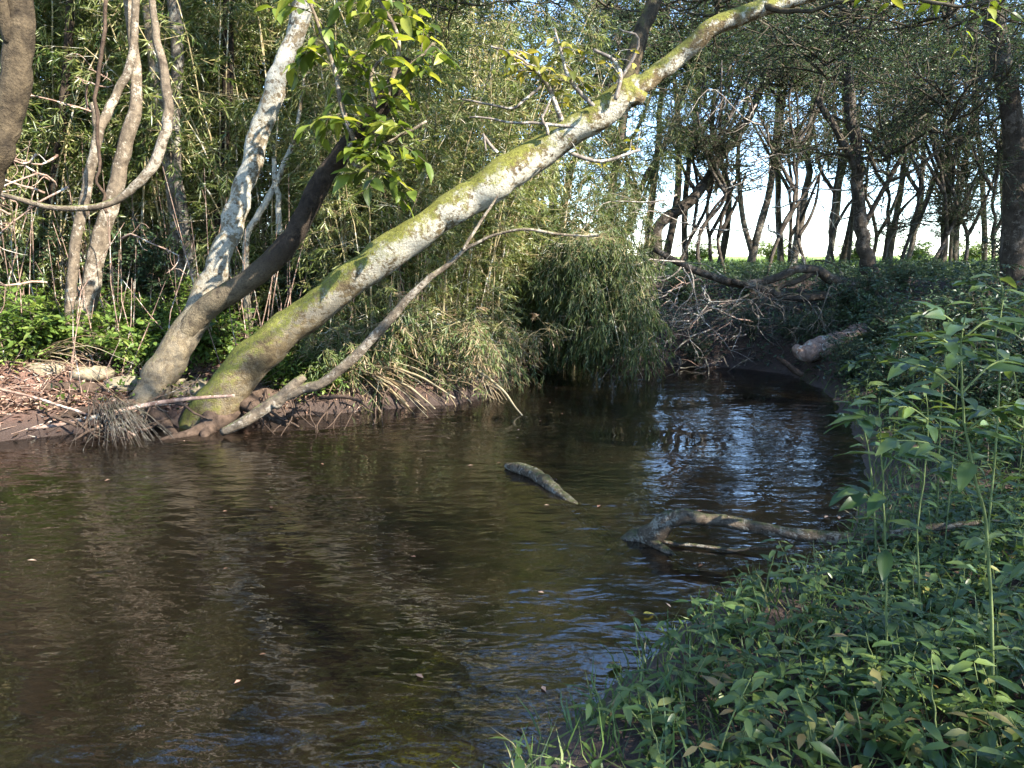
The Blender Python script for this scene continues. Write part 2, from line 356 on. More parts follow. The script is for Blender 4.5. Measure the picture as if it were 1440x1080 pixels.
def ground_material():
    m, nt = newmat('soil'); pos = coords(nt)
    n1 = noise(nt, pos, 3, 8, .65); n2 = noise(nt, pos, 28, 6, .7); n3 = noise(nt, pos, 90, 4, .7)
    soil = ramp(nt, n1, [(.3, (.06, .030, .020)), (.5, (.13, .066, .046)), (.7, (.21, .115, .082))])
    soil = mixc(nt, ramp(nt, n2, [(.42, (.7,) * 3), (.55, (0, 0, 0))]), soil, (.05, .028, .018))
    soil = mixc(nt, ramp(nt, n3, [(.56, (0, 0, 0)), (.68, (.7,) * 3)]), soil, (.36, .24, .17))
    sx = nt.nodes.new('ShaderNodeSeparateXYZ'); nt.links.new(pos, sx.inputs[0])
    # bed of the river: silt with darker pebbles
    vo = N_(nt, 'ShaderNodeTexVoronoi'); vo.inputs['Scale'].default_value = 16; nt.links.new(pos, vo.inputs['Vector'])
    silt = ramp(nt, n2, [(.35, (.045, .032, .022)), (.5, (.15, .092, .06)), (.7, (.28, .18, .12))])
    silt = mixc(nt, ramp(nt, noise(nt, pos, 1.6, 5), [(.4, (0, 0, 0)), (.6, (.8,) * 3)]), silt, (.05, .05, .028))
    peb = N_(nt, 'ShaderNodeHueSaturation'); nt.links.new(silt, peb.inputs['Color'])
    silt = mixc(nt, ramp(nt, vo.outputs['Distance'], [(.25, (.6,) * 3), (.5, (0, 0, 0))]), silt, (.19, .11, .07))
    wet = ramp(nt, sx.outputs[2], [(0, (0, 0, 0)), (1, (1, 1, 1))])
    mp = N_(nt, 'ShaderNodeMapRange'); nt.links.new(sx.outputs[2], mp.inputs[0]); mp.inputs[1].default_value = -.04; mp.inputs[2].default_value = .0
    mp2 = N_(nt, 'ShaderNodeMapRange'); nt.links.new(sx.outputs[2], mp2.inputs[0]); mp2.inputs[1].default_value = .08; mp2.inputs[2].default_value = .34
    damp = mixc(nt, mp2.outputs[0], (.04, .024, .017), soil)
    col = mixc(nt, mp.outputs[0], silt, damp)
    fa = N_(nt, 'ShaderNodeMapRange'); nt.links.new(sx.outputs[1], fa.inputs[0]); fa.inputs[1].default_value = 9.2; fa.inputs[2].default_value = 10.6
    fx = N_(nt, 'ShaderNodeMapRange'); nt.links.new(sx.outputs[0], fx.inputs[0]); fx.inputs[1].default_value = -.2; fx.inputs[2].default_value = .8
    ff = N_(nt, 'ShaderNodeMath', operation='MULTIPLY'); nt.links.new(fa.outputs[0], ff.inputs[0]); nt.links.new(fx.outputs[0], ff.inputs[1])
    shaded_soil = ramp(nt, n2, [(.35, (.02, .013, .009)), (.6, (.06, .036, .026)), (.75, (.10, .06, .045))])  # deep shade of the far bank, painted into its soil colour
    col = mixc(nt, ff.outputs[0], col, shaded_soil)
    # the field beyond the wood is grass
    ln = N_(nt, 'ShaderNodeVectorMath', operation='LENGTH'); nt.links.new(pos, ln.inputs[0])
    mf = N_(nt, 'ShaderNodeMapRange'); nt.links.new(ln.outputs['Value'], mf.inputs[0]); mf.inputs[1].default_value = 18; mf.inputs[2].default_value = 22
    gr = ramp(nt, noise(nt, pos, .8, 8, .7), [(.3, (.12, .20, .035)), (.7, (.25, .33, .07))])
    col = mixc(nt, mf.outputs[0], col, gr)
    br = nt.nodes.new('ShaderNodeBsdfPrincipled'); nt.links.new(col, br.inputs['Base Color'])
    rr = N_(nt, 'ShaderNodeMapRange'); nt.links.new(sx.outputs[2], rr.inputs[0]); rr.inputs[1].default_value = 0; rr.inputs[2].default_value = .15; rr.inputs[3].default_value = .45; rr.inputs[4].default_value = .95
    nt.links.new(rr.outputs[0], br.inputs['Roughness'])
    ad = N_(nt, 'ShaderNodeMath', operation='ADD'); nt.links.new(n2, ad.inputs[0]); nt.links.new(n3, ad.inputs[1])
    bp = nt.nodes.new('ShaderNodeBump'); bp.inputs['Strength'].default_value = .8; bp.inputs['Distance'].default_value = .03
    nt.links.new(ad.outputs[0], bp.inputs['Height']); nt.links.new(bp.outputs[0], br.inputs['Normal'])
    out = nt.nodes.new('ShaderNodeOutputMaterial'); nt.links.new(br.outputs[0], out.inputs[0])
    return m
def water_material():
    m, nt = newmat('river_water'); pos = coords(nt)
    def stretched(rot, sx, sy, scale, det, dist=0.):
        mp = N_(nt, 'ShaderNodeMapping'); mp.inputs['Rotation'].default_value = (0, 0, R(rot)); mp.inputs['Scale'].default_value = (sx, sy, 1)
        nt.links.new(pos, mp.inputs['Vector']); return noise(nt, mp.outputs[0], scale, det, .5, dist)
    a = stretched(-24, .42, 1, 8.5, 2, .5); b = stretched(14, .6, 1, 17, 2, .3); c = stretched(-50, .7, 1, 3.2, 1)
    amp = ramp(nt, noise(nt, pos, .55, 2), [(.36, (.28,) * 3), (.52, (1.15,) * 3)])
    s1 = N_(nt, 'ShaderNodeMath', operation='MULTIPLY_ADD'); nt.links.new(b, s1.inputs[0]); s1.inputs[1].default_value = .30; nt.links.new(a, s1.inputs[2])
    s2 = N_(nt, 'ShaderNodeMath', operation='MULTIPLY_ADD'); nt.links.new(c, s2.inputs[0]); s2.inputs[1].default_value = 1.2; nt.links.new(s1.outputs[0], s2.inputs[2])
    xy = nt.nodes.new('ShaderNodeSeparateXYZ'); nt.links.new(pos, xy.inputs[0])
    rf = N_(nt, 'ShaderNodeMapRange', interpolation_type='SMOOTHSTEP'); nt.links.new(xy.outputs[1], rf.inputs[0]); rf.inputs[1].default_value = 4.6; rf.inputs[2].default_value = 7.0; rf.inputs[3].default_value = 0; rf.inputs[4].default_value = 1
    rx = N_(nt, 'ShaderNodeMapRange', interpolation_type='SMOOTHSTEP'); nt.links.new(xy.outputs[0], rx.inputs[0]); rx.inputs[1].default_value = -.7; rx.inputs[2].default_value = .3; rx.inputs[4].default_value = -.35
    rm = N_(nt, 'ShaderNodeMath', operation='MULTIPLY'); nt.links.new(rf.outputs[0], rm.inputs[0]); nt.links.new(rx.outputs[0], rm.inputs[1])
    ra = N_(nt, 'ShaderNodeMath', operation='ADD', use_clamp=False); nt.links.new(rm.outputs[0], ra.inputs[0]); nt.links.new(amp, ra.inputs[1])
    s3 = N_(nt, 'ShaderNodeMath', operation='MULTIPLY'); nt.links.new(s2.outputs[0], s3.inputs[0]); nt.links.new(ra.outputs[0], s3.inputs[1])
    bp = nt.nodes.new('ShaderNodeBump'); bp.inputs['Strength'].default_value = 1; bp.inputs['Distance'].default_value = .0095
    nt.links.new(s3.outputs[0], bp.inputs['Height'])
    fr = nt.nodes.new('ShaderNodeFresnel'); fr.inputs['IOR'].default_value = 1.9; nt.links.new(bp.outputs[0], fr.inputs['Normal'])
    gl = nt.nodes.new('ShaderNodeBsdfGlossy'); gl.inputs['Roughness'].default_value = .02; nt.links.new(bp.outputs[0], gl.inputs['Normal'])
    tr = nt.nodes.new('ShaderNodeBsdfTransparent'); tr.inputs[0].default_value = (.64, .52, .41, 1)
    df = nt.nodes.new('ShaderNodeBsdfDiffuse'); df.inputs[0].default_value = (.024, .018, .011, 1)
    mu = nt.nodes.new('ShaderNodeMixShader'); mu.inputs[0].default_value = .22
    nt.links.new(tr.outputs[0], mu.inputs[1]); nt.links.new(df.outputs[0], mu.inputs[2])
    mx = nt.nodes.new('ShaderNodeMixShader'); nt.links.new(fr.outputs[0], mx.inputs[0]); nt.links.new(mu.outputs[0], mx.inputs[1]); nt.links.new(gl.outputs[0], mx.inputs[2])
    out = nt.nodes.new('ShaderNodeOutputMaterial'); nt.links.new(mx.outputs[0], out.inputs[0])
    return m

# ------------------------------------------------------------------ ground and water
def axis(lo, hi, step, far):
    a = list(np.arange(lo, hi, step)); s = step; x = a[-1]
    while x < far: s *= 1.25; x += s; a.append(x)
    s = step; x = a[0]; pre = []
    while x > -far: s *= 1.25; x -= s; pre.append(x)
    return np.array(pre[::-1] + a)
xs = axis(-9, 9, .055, 900); ys = axis(-.5, 15, .055, 900)
X, Yg = np.meshgrid(xs, ys); Z = H(X, Yg)
mb = MB(); nx, ny = len(xs), len(ys)
i = np.arange(ny - 1)[:, None] * nx; j = np.arange(nx - 1)[None, :]
mb.add(np.stack([X, Yg, Z], -1).reshape(-1, 3), np.stack([i + j, i + j + 1, i + nx + j + 1, i + nx + j], -1).reshape(-1, 4))
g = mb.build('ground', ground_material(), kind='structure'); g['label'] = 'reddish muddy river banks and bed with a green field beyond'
mb = MB()
mb.add([(-42, -8, 0), (7, -8, 0), (7, 15, 0), (-42, 15, 0)], [(0, 1, 2, 3)])
wt = mb.build('water', water_material(), kind='structure'); wt['label'] = 'shallow rippled brown stream reflecting trees and blue sky'

# ------------------------------------------------------------------ crowns shared by trees
def crown_meshes(seed, rx, rz, n_limb, n_br, n_tw, n_leaf, L, Wd, mat, kind='r', hang=.25, hollow=.25):
    global rng
    keep = rng; rng = np.random.default_rng(seed)
    wood, leaf = MB(), MB()
    O, D = [], []
    for k in range(n_limb):
        a = k * 2.4 + rng.uniform(-.4, .4); el = math.asin(rng.uniform(-.75, .95)); f = rng.uniform(.7, 1.05)
        end = np.array([math.cos(a) * math.cos(el) * rx * f, math.sin(a) * math.cos(el) * rx * f, math.sin(el) * rz * f])
        st = np.array([0, 0, rng.uniform(-.9, .1) * rz * .8])
        mid = st * .5 + end * .5 + rng.normal(0, .2, 3) * rx * .4
        pts, rr = tube(wood, [st, mid, end], [.024, .016, .006], 5, 9, 0, .35, cap=False)
        for q in range(n_br):
            t = rng.uniform(hollow, 1); c = pts[min(int(t * 8), 8)]
            dr = nrm(end - st) * .6 + rng.normal(0, .75, 3); dr[2] += .1; dr = nrm(dr); bl = rx * rng.uniform(.2, .5)
            pt, _ = tube(wood, [c, c + dr * bl * .5 + rng.normal(0, .05, 3), c + dr * bl - np.array([0, 0, hang * bl * .4])], [.012, .008, .004], 3, 5, cap=False)
            s = rng.uniform(.15, 1, n_tw); ii = np.minimum((s * 4).astype(int), 3)
            O.append(pt[ii] + (pt[ii + 1] - pt[ii]) * (s * 4 - ii)[:, None]); D.append(dr[None] * .5 + rng.normal(0, .7, (n_tw, 3)))
    O = np.concatenate(O); D = np.concatenate(D)
    twigs(wood, leaf, O, D, rng.uniform(.18, .42, len(O)) * (L / .06) ** .5, n_leaf, L, Wd, kind, .15, .9, hang)
    wm = wood.mesh('crown_branches', M['twig']); lm = leaf.mesh('crown', mat)
    rng = keep
    return wm, lm
CR = [crown_meshes(11, 2.2, 1.7, 20, 8, 7, 9, .062, .030, M['leaf_tree']),
      crown_meshes(12, 2.0, 1.7, 18, 8, 7, 9, .058, .028, M['leaf_tree'], hang=.35),
      crown_meshes(13, 2.5, 1.6, 22, 8, 6, 10, .066, .031, M['leaf_tree'])]
CRS = [crown_meshes(21, 1.5, 1.3, 14, 5, 5, 8, .06, .03, M['leaf_tree']), crown_meshes(22, 1.8, 1.1, 13, 5, 5, 8, .07, .03, M['leaf_tree'])]
CRT = [crown_meshes(25, 1.9, 1.3, 15, 6, 4, 8, .055, .027, M['leaf_tree'], hollow=.1), crown_meshes(26, 1.7, 1.5, 15, 6, 4, 8, .05, .025, M['leaf_tree'], hollow=.1)]
CRB = [crown_meshes(31, 2.2, 1.9, 20, 8, 10, 10, .085, .038, M['leaf_shrub'])]
def crown(root, at, proto, rotz=0, sc=1.0, zs=.85):
    wm, lm = proto
    c = link('crown', lm, root); c.location = Vector(at) - root.location; c.rotation_euler = (0, 0, rotz); c.scale = (sc, sc, sc * zs)
    b = link('branches', wm, c)
    return c

# ------------------------------------------------------------------ the two leaning trees
b0 = P(318, 600, 7.3)
t1 = thing('leaning_tree', 'thick mossy tree leaning low over the stream from the left bank', 'tree', (b0[0], b0[1], 0.0))
mb = MB()
pxtube(mb, [(268, 640, 36, 7.5), (290, 598, 36, 7.45), (312, 562, 32, 7.4), (345, 518, 29, 7.35), (395, 470, 25.5, 7.25), (468, 414, 23.5, 7.15), (545, 358, 23.5, 7.05), (610, 312, 21.5, 6.97), (660, 278, 21.5, 6.93),
            (712, 243, 23, 6.9), (780, 200, 21, 6.85), (840, 160, 20, 6.8), (888, 130, 20, 6.75), (903, 118, 13, 6.72), (945, 88, 12, 6.7), (995, 45, 12, 6.6), (1060, 15, 11, 6.55), (1150, -12, 10, 6.5), (1260, -60, 8, 6.4), (1400, -160, 6, 6.3)],
       7, 20, 120, .12, .05)
part(mb, 'trunk', M['bark_main'], t1)
for spec in ([(876, 138, 11, 6.78), (890, 90, 11, 6.95), (904, 40, 10, 7.1), (922, -5, 10, 7.2), (950, -120, 8, 7.3), (1000, -260, 6, 7.4)],
             [(1075, 8, 5, 6.5), (1120, 18, 3, 6.3), (1180, 4, 2.5, 6.0), (1260, -10, 2, 5.7)]):
    mb = MB(); pxtube(mb, spec, 7, 12, None, .1, .03); part(mb, 'limb', M['bark_left'], t1)
for spec in ([(325, 575, 18, 7.4), (300, 598, 12, 7.2), (262, 610, 7, 6.95), (225, 620, 4, 6.8)], [(340, 560, 17, 7.4), (375, 582, 9, 7.35), (405, 596, 5, 7.2)],
             [(300, 585, 18, 7.3), (290, 608, 9, 7.05), (288, 622, 4, 6.85)], [(322, 540, 22, 7.6), (380, 560, 14, 7.9), (430, 560, 8, 8.1)]):
    mb = MB(); pxtube(mb, spec, 7, 9, None, .12, .03); part(mb, 'root', M['root'], t1)
b0 = P(205, 600, 7.5)
t2 = thing('forked_tree', 'forked leaning tree on the left bank with one pale and one dark stem', 'tree', (b0[0], b0[1], 0.0))
mb = MB()
pxtube(mb, [(178, 625, 28, 7.5), (198, 588, 27, 7.55), (220, 540, 24, 7.6), (246, 495, 22, 7.6), (272, 452, 20, 7.62), (296, 400, 17, 7.65), (318, 345, 16, 7.7), (333, 290, 15, 7.75), (352, 238, 14, 7.75), (370, 175, 13, 7.7), (390, 118, 14, 7.7),
            (406, 72, 12, 7.7), (425, 18, 13, 7.7), (440, -40, 11, 7.6), (475, -160, 9, 7.4), (540, -330, 7, 7.2)], 7.6, 18, 90, .12, .05)
part(mb, 'pale_trunk', M['bark_pale'], t2)['label'] = 'pale lichen-covered stem rising to the right'
mb = MB()
pxtube(mb, [(250, 488, 12, 7.6), (282, 440, 16, 7.55), (325, 410, 15, 7.45), (368, 380, 15, 7.4), (410, 335, 15, 7.3), (438, 285, 14, 7.25), (462, 240, 13, 7.2), (490, 205, 12, 7.1), (522, 168, 11, 7.05), (548, 132, 13, 7.0), (566, 104, 11, 7.0), (574, 84, 8, 7.0)], 7.3, 16, 64, .14, .03)
part(mb, 'dark_trunk', M['bark_brown'], t2)['label'] = 'dark bare stem ending in a broken stub'
for spec in ([(200, 585, 15, 7.5), (165, 600, 8, 7.2), (130, 612, 4, 7.0)], [(212, 575, 15, 7.5), (235, 600, 8, 7.2), (250, 615, 4, 7.0)]):
    mb = MB(); pxtube(mb, spec, 7, 9, None, .12, .03); part(mb, 'root', M['root'], t2)
# crowns over the stream (these also close the reflections)
for rt, at, pr, rz, s in ((t1, (2.7, 6.1, 5.1), CR[0], 1., .45), (t1, (1.2, 7.8, 5.6), CRS[1], 2.2, .9), (t2, (-1.4, 8.6, 7.8), CRB[0], .4, .9), (t2, (-3.4, 9.0, 8.0), CRB[0], 3, .9)):
    crown(rt, at, pr, rz, s)
for q, (px_, py_, Y_, pr) in enumerate([(1010, -60, 7.6, CRT[0]), (1200, -40, 7.8, CRT[1]), (1340, -50, 6.8, CRT[0]), (860, -70, 8.2, CRT[1]), (640, -60, 8.4, CRT[0])]):
    crown(t1, tuple(P(px_, py_, Y_)), pr, q * 1.7, .62)

# a big leaf mesh shared by every pickable leaf
def leaf_mesh(name, mat, L, Wd, seed, droop=.25):
    mb = MB(); n = 7; t = np.linspace(0, 1, n); r_ = np.random.default_rng(seed)
    wv = np.sin(np.pi * t ** .8) ** .85 * (1 - .25 * t); wv[0] = .04; wv[-1] = 0.0
    rows = []
    for k in range(n):
        z = -droop * L * t[k] ** 2
        for s in (-1, -.5, 0, .5, 1):
            rows.append((s * wv[k] * Wd / 2, t[k] * L, z + abs(s) * wv[k] * Wd * .14 + .02 * L * math.sin(k * 2.1 + seed + s * 2) * abs(s)))
    q = [(a * 5 + b, a * 5 + b + 1, a * 5 + b + 6, a * 5 + b + 5) for a in range(n - 1) for b in range(4)]
    mb.add(rows, q, None, r_.random()); return mb.mesh(name, mat)
LB = [leaf_mesh('leaf', M['leaf_broad'], .15, .075, k, .25) for k in range(5)]
LY = [leaf_mesh('leaf', M['leaf_yellow'], .10, .05, k + 9, .2) for k in range(4)]
LW = [leaf_mesh('leaf', M['leaf_weed'], .125, .05, k + 20, .28) for k in range(5)]
def put_leaf(parent, me, p, d, nv, s=1.0, org=(0, 0, 0)):
    d = nrm(np.asarray(d, float)); x = nrm(np.cross(d, nv)); z = np.cross(x, d)
    o = link('leaf', me, parent)
    mt = Matrix(((x[0], d[0], z[0], p[0] - org[0]), (x[1], d[1], z[1], p[1] - org[1]), (x[2], d[2], z[2], p[2] - org[2]), (0, 0, 0, 1)))
    o.matrix_local = mt @ Matrix.Scale(s, 4); return o
def leafy_branch(root, spec, Y, meshes, nl, twn, tl, mat, s=1.0, r=2.2):
    mb = MB(); pts, _ = pxtube(mb, spec, Y, 6, None, 0, .03); org = ORG[root.name]
    sites = []
    for k in range(twn):
        t = rng.uniform(.15, 1); c = pts[int(t * (len(pts) - 1))]; d = nrm(np.array([rng.normal(0, .8), rng.normal(0, .6), rng.normal(.05, .45)]))
        q = [c, c + d * tl * .5, c + d * tl + np.array([0, 0, -.18 * tl])]
        pp, _ = tube(mb, q, [.005, .004, .002], 4, 6, cap=False); sites.append((pp, d))
    b = part(mb, 'leafy_branch', mat, root)
    for pp, d in sites:
        sd_ = nrm(np.cross(d, [0, 0, 1.]) + 1e-3)
        for k in range(nl):
            c = pp[1 + int((k + .5) / nl * (len(pp) - 1)) % (len(pp) - 1)]; sg = 1 if k % 2 else -1
            dd = d * .5 + sd_ * sg * .8 + rng.normal(0, .25, 3) + np.array([0, 0, -.35])
            put_leaf(b, meshes[rng.integers(len(meshes))], c, dd, np.array([0, 0, 1.]) + rng.normal(0, .35, 3), s * rng.uniform(.7, 1.2), org)
    return b
leafy_branch(t2, [(500, 200, 4), (480, 150, 3.5), (470, 90, 3), (450, 40, 2.5), (430, -10, 2)], 6.7, LB, 6, 15, .34, M['bark_stem'], 1.3)
leafy_branch(t2, [(520, 175, 4), (540, 200, 3), (565, 190, 2.5), (600, 170, 2)], 6.6, LB, 6, 7, .3, M['bark_stem'], 1.2)
leafy_branch(t2, [(500, 195, 4), (490, 225, 3), (540, 245, 2)], 6.6, LB, 6, 8, .3, M['bark_stem'], 1.25)
leafy_branch(t2, [(545, 140, 4), (560, 60, 3), (535, 0, 2.5), (520, -40, 2)], 6.7, LB, 6, 9, .34, M['bark_stem'], 1.2)
leafy_branch(t1, [(800, 190, 4, 6.8), (765, 115, 3, 6.7), (735, 85, 2, 6.6), (690, 65, 1.5, 6.5)], 6.7, LY, 5, 11, .26, M['grey_twig'], 1.1)
leafy_branch(t1, [(845, 160, 3), (800, 110, 3), (790, 75, 2), (780, 40, 1.5)], 6.7, LY, 6, 8, .24, M['grey_twig'], 1.1)
leafy_branch(t1, [(865, 140, 3), (870, 95, 3), (835, 70, 2)], 6.6, LY, 4, 5, .24, M['grey_twig'], .8)
leafy_branch(t1, [(800, 215, 3), (850, 225, 2.5), (900, 210, 2)], 6.5, LY, 4, 5, .22, M['grey_twig'], .8)
leafy_branch(t1, [(1260, -60, 3, 5.5), (1280, -10, 3, 5.3), (1340, 8, 2, 5.2), (1400, 0, 1.5, 5.2)], 5.4, LB, 5, 10, .3, M['twig'], .7)
leafy_branch(t2, [(560, 110, 3), (585, 90, 2.5), (610, 60, 2)], 6.7, LB, 5, 6, .28, M['bark_stem'], 1.1)
leafy_branch(t2, [(530, 150, 3), (520, 110, 2.5), (540, 80, 2)], 6.6, LB, 5, 6, .28, M['bark_stem'], 1.1)
mb = MB()
for a, b, c in (((760, 120), (720, 150), (650, 140)), ((820, 180), (740, 170), (660, 165)), ((770, 190), (765, 160), (780, 120)), ((700, 215), (680, 190), (683, 212)), ((860, 130), (900, 60), (870, 40))):
    pxtube(mb, [(*a, 2.5), (*b, 2), (*c, 1.2)], 6.7, 5, 10, 0, .06)
part(mb, 'bare_twigs', M['grey_twig'], t1, kind='stuff')

# ------------------------------------------------------------------ other stems on the left bank
def px_tree(name, label, spec, Y, mat, cat='tree', group=None, crowns=(), sides=12, bump=.1, extra=(), extra_name='limb'):
    pts = [P(s[0], s[1], s[3] if len(s) > 3 else Y) for s in spec]
    z = H1(pts[0][0], pts[0][1])
    base = pts[0].copy()
    if base[2] > z - .05: pts = [np.array([base[0], base[1], z - .08])] + pts; spec = [(0, 0, spec[0][2] * 1.25) + tuple(spec[0][3:])] + list(spec)
    rt = thing(name, label, cat, (base[0], base[1], z), group)
    mb = MB(); tube(mb, pts, [rad(s[2], s[3] if len(s) > 3 else Y) * (.6 if Y > 14.5 else .9) for s in spec], sides, len(pts) * 6, bump, .03 if Y < 12 else .09)
    part(mb, 'trunk', mat, rt)
    for e in extra:
        m2 = MB(); pxtube(m2, e, Y, 8, None, bump, .03); part(m2, extra_name, mat, rt)
    for cw in crowns: crown(rt, *cw)
    return rt
px_tree('tree', 'dark trunk cut off by the left edge, its right side sunlit', [(-75, 640, 30, 6.3), (-62, 520, 26, 6.3), (-45, 380, 22, 6.2), (-28, 290, 21, 6.1), (-4, 218, 21, 6), (10, 170, 21, 6), (20, 115, 21, 6), (26, 50, 20, 6), (24, -20, 20, 6), (20, -160, 17, 6), (40, -380, 12, 6)],
        6, M['bark_left'], crowns=[((-5.3, 7.6, 7.2), CRB[0], 1.9, .9)], extra=[[(15, 60, 9, 5.95), (5, 20, 9, 5.9), (-20, -40, 8, 5.8)]])
px_tree('tree', 'thin greenish stem beside the thicker crooked one on the left bank', [(98, 500, 8, 8.2), (99, 430, 8, 8.2), (103, 360, 8, 8.2), (116, 290, 8, 8.2), (128, 230, 7, 8.2), (140, 180, 7, 8.2), (165, 130, 6, 8.3), (185, 80, 6, 8.3), (192, -20, 5, 8.3), (200, -200, 4, 8.3)], 8.2, M['bark_stem'],
        extra=[[(139, 190, 5), (133, 155, 5), (130, 145, 4)]])
px_tree('tree', 'crooked pale stem with a knee, standing in leaf litter on the left bank', [(112, 480, 18, 8.4), (122, 430, 15, 8.4), (135, 370, 13, 8.4), (143, 325, 13, 8.4), (158, 285, 12, 8.4), (168, 235, 11, 8.4), (182, 185, 11, 8.4), (192, 140, 9, 8.4), (190, 80, 7, 8.5), (178, -20, 6, 8.5), (175, -220, 5, 8.5)], 8.4, M['bark_stem'])
px_tree('tree', 'straight slim trunk right behind the hanging loop of liana', [(262, 440, 9, 9.6), (250, 330, 9, 9.6), (238, 240, 9, 9.6), (226, 150, 9, 9.6), (214, 60, 9, 9.6), (207, -20, 8, 9.6), (200, -200, 7, 9.6)], 9.6, M['bark_stem'])
px_tree('tree', 'mottled slim trunk left of the pale forked stem', [(275, 430, 8, 9.4), (262, 330, 8, 9.4), (250, 240, 7, 9.4), (247, 150, 8, 9.4), (250, 60, 9, 9.4), (243, -20, 9, 9.4), (235, -200, 7, 9.4)], 9.4, M['bark_grey'])
px_tree('tree', 'slender sapling with a y-fork between the pale and dark stems', [(345, 350, 5, 9), (365, 300, 5, 9), (385, 265, 5, 9), (402, 225, 4, 9), (418, 180, 3, 9), (430, 90, 2, 9)], 9, M['bark_pale'], extra=[[(392, 330, 5), (392, 290, 4), (387, 255, 4), (385, 220, 3)]])
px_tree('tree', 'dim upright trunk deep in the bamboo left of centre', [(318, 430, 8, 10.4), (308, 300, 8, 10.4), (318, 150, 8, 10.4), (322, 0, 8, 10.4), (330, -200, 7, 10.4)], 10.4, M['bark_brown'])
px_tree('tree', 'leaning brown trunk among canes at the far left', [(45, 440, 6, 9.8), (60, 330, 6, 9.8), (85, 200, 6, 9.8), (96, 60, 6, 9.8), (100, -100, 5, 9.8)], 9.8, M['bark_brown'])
# liana
mb = MB(); pxtube(mb, [(205, -220, 4), (208, -120, 4), (212, -20, 4), (219, 45, 5), (230, 100, 6), (236, 150, 6.5), (232, 190, 7), (216, 232, 7), (190, 262, 6), (160, 283, 5), (120, 293, 4.5), (70, 291, 4), (20, 278, 3.5), (-40, 262, 3)], 6.9, 9, 80, .08, .02)
tag(mb.build('liana', M['bark_stem']), 'thick pale liana hanging in a wide j-shaped loop', 'liana')
mb = MB(); pxtube(mb, [(150, 0, 2.5), (138, 120, 2.5), (140, 250, 2), (150, 300, 2)], 8, 6, 30, 0, .08)
tag(mb.build('liana', M['root']), 'thin brown liana hanging straight down left of the big loop', 'liana')

# ------------------------------------------------------------------ bamboo
def bamboo_proto(seed, n, Hh, spreadr, arch, lmat, L=.125, Wd=.017, start=.18, weep=0.0, ntw=3, dens=1.0, lean=None):
    global rng
    keep = rng; rng = np.random.default_rng(seed)
    culms, O, D = [], [], []; leafm, wood = MB(), MB()
    for k in range(n):
        a = rng.uniform(0, 6.28); r0 = spreadr * math.sqrt(rng.random()); h = Hh * rng.uniform(.65, 1.1)
        ao = a + rng.normal(0, .5); out = np.array([math.cos(ao), math.sin(ao), 0]) * rng.uniform(.3, 1) * arch
        if lean is not None: out = out * .5 + np.array(lean) * rng.uniform(.6, 1.2)
        base = np.array([math.cos(a) * r0, math.sin(a) * r0, -.08])
        t = np.linspace(0, 1, 14)[:, None]
        pts = base + np.array([0, 0, 1]) * h * (t - weep * t ** 3.0) + out * t ** 2.1 * h * .35 + rng.normal(0, .015, (14, 3)) * t
        cm = MB(); tube(cm, pts, np.linspace(rng.uniform(.012, .02), .004, 14), 6, cap=False); culms.append(cm.mesh('culm', M['cane']))
        m_ = int(h * 8 * dens); s = rng.uniform(start, 1, m_) ** .9; ii = np.minimum((s * 13).astype(int), 12)
        c = pts[ii] + (pts[ii + 1] - pts[ii]) * (s * 13 - ii)[:, None]
        d = rng.normal(0, 1, (m_, 3)); d[:, 2] = rng.uniform(-.3, .6, m_); d = nrm(d); bl = rng.uniform(.25, .7, m_) * (1.1 - .4 * s)
        e = c + d * bl[:, None] - np.array([0, 0, .22]) * bl[:, None]
        prisms(wood, c, e, .0035, .0015)
        for q in range(ntw):
            f = rng.uniform(.3, 1, m_)[:, None]; O.append(c + (e - c) * f); D.append(d * .7 + rng.normal(0, .55, (m_, 3)) + np.array([0, 0, -.2 - weep]))
    O = np.concatenate(O); D = np.concatenate(D)
    twigs(wood, leafm, O, D, rng.uniform(.12, .28, len(O)), 9, L, Wd, 'r', .18, .55, .35 + weep * .5, .0015, .5)
    lm = leafm.mesh('leaves', lmat); wm = wood.mesh('branchlets', M['cane']); rng = keep
    return culms, lm, wm
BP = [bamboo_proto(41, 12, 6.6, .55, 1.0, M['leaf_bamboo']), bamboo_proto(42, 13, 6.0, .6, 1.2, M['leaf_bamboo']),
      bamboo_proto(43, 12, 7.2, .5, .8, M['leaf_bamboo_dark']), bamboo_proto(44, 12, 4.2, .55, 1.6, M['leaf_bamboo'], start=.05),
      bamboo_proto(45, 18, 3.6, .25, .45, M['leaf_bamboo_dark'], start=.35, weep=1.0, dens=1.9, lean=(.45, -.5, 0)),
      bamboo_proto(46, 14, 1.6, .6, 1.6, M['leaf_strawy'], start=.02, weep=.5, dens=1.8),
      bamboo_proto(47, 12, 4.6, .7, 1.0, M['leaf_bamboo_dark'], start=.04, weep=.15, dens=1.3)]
def bamboo(label, x, y, k, rz, s=1.0, group='bamboo clumps crowding the left bank', z=None, name='bamboo_clump'):
    culms, lm, wm = BP[k]; z = H1(x, y) if z is None else z
    rt = thing(name, label, 'bamboo', (x, y, z), group); rt.rotation_euler = (0, 0, rz); rt.scale = (s, s, s)
    for c in culms: link('culm', c, rt)
    f = link('foliage', lm, rt); link('branchlets', wm, f)
    return rt
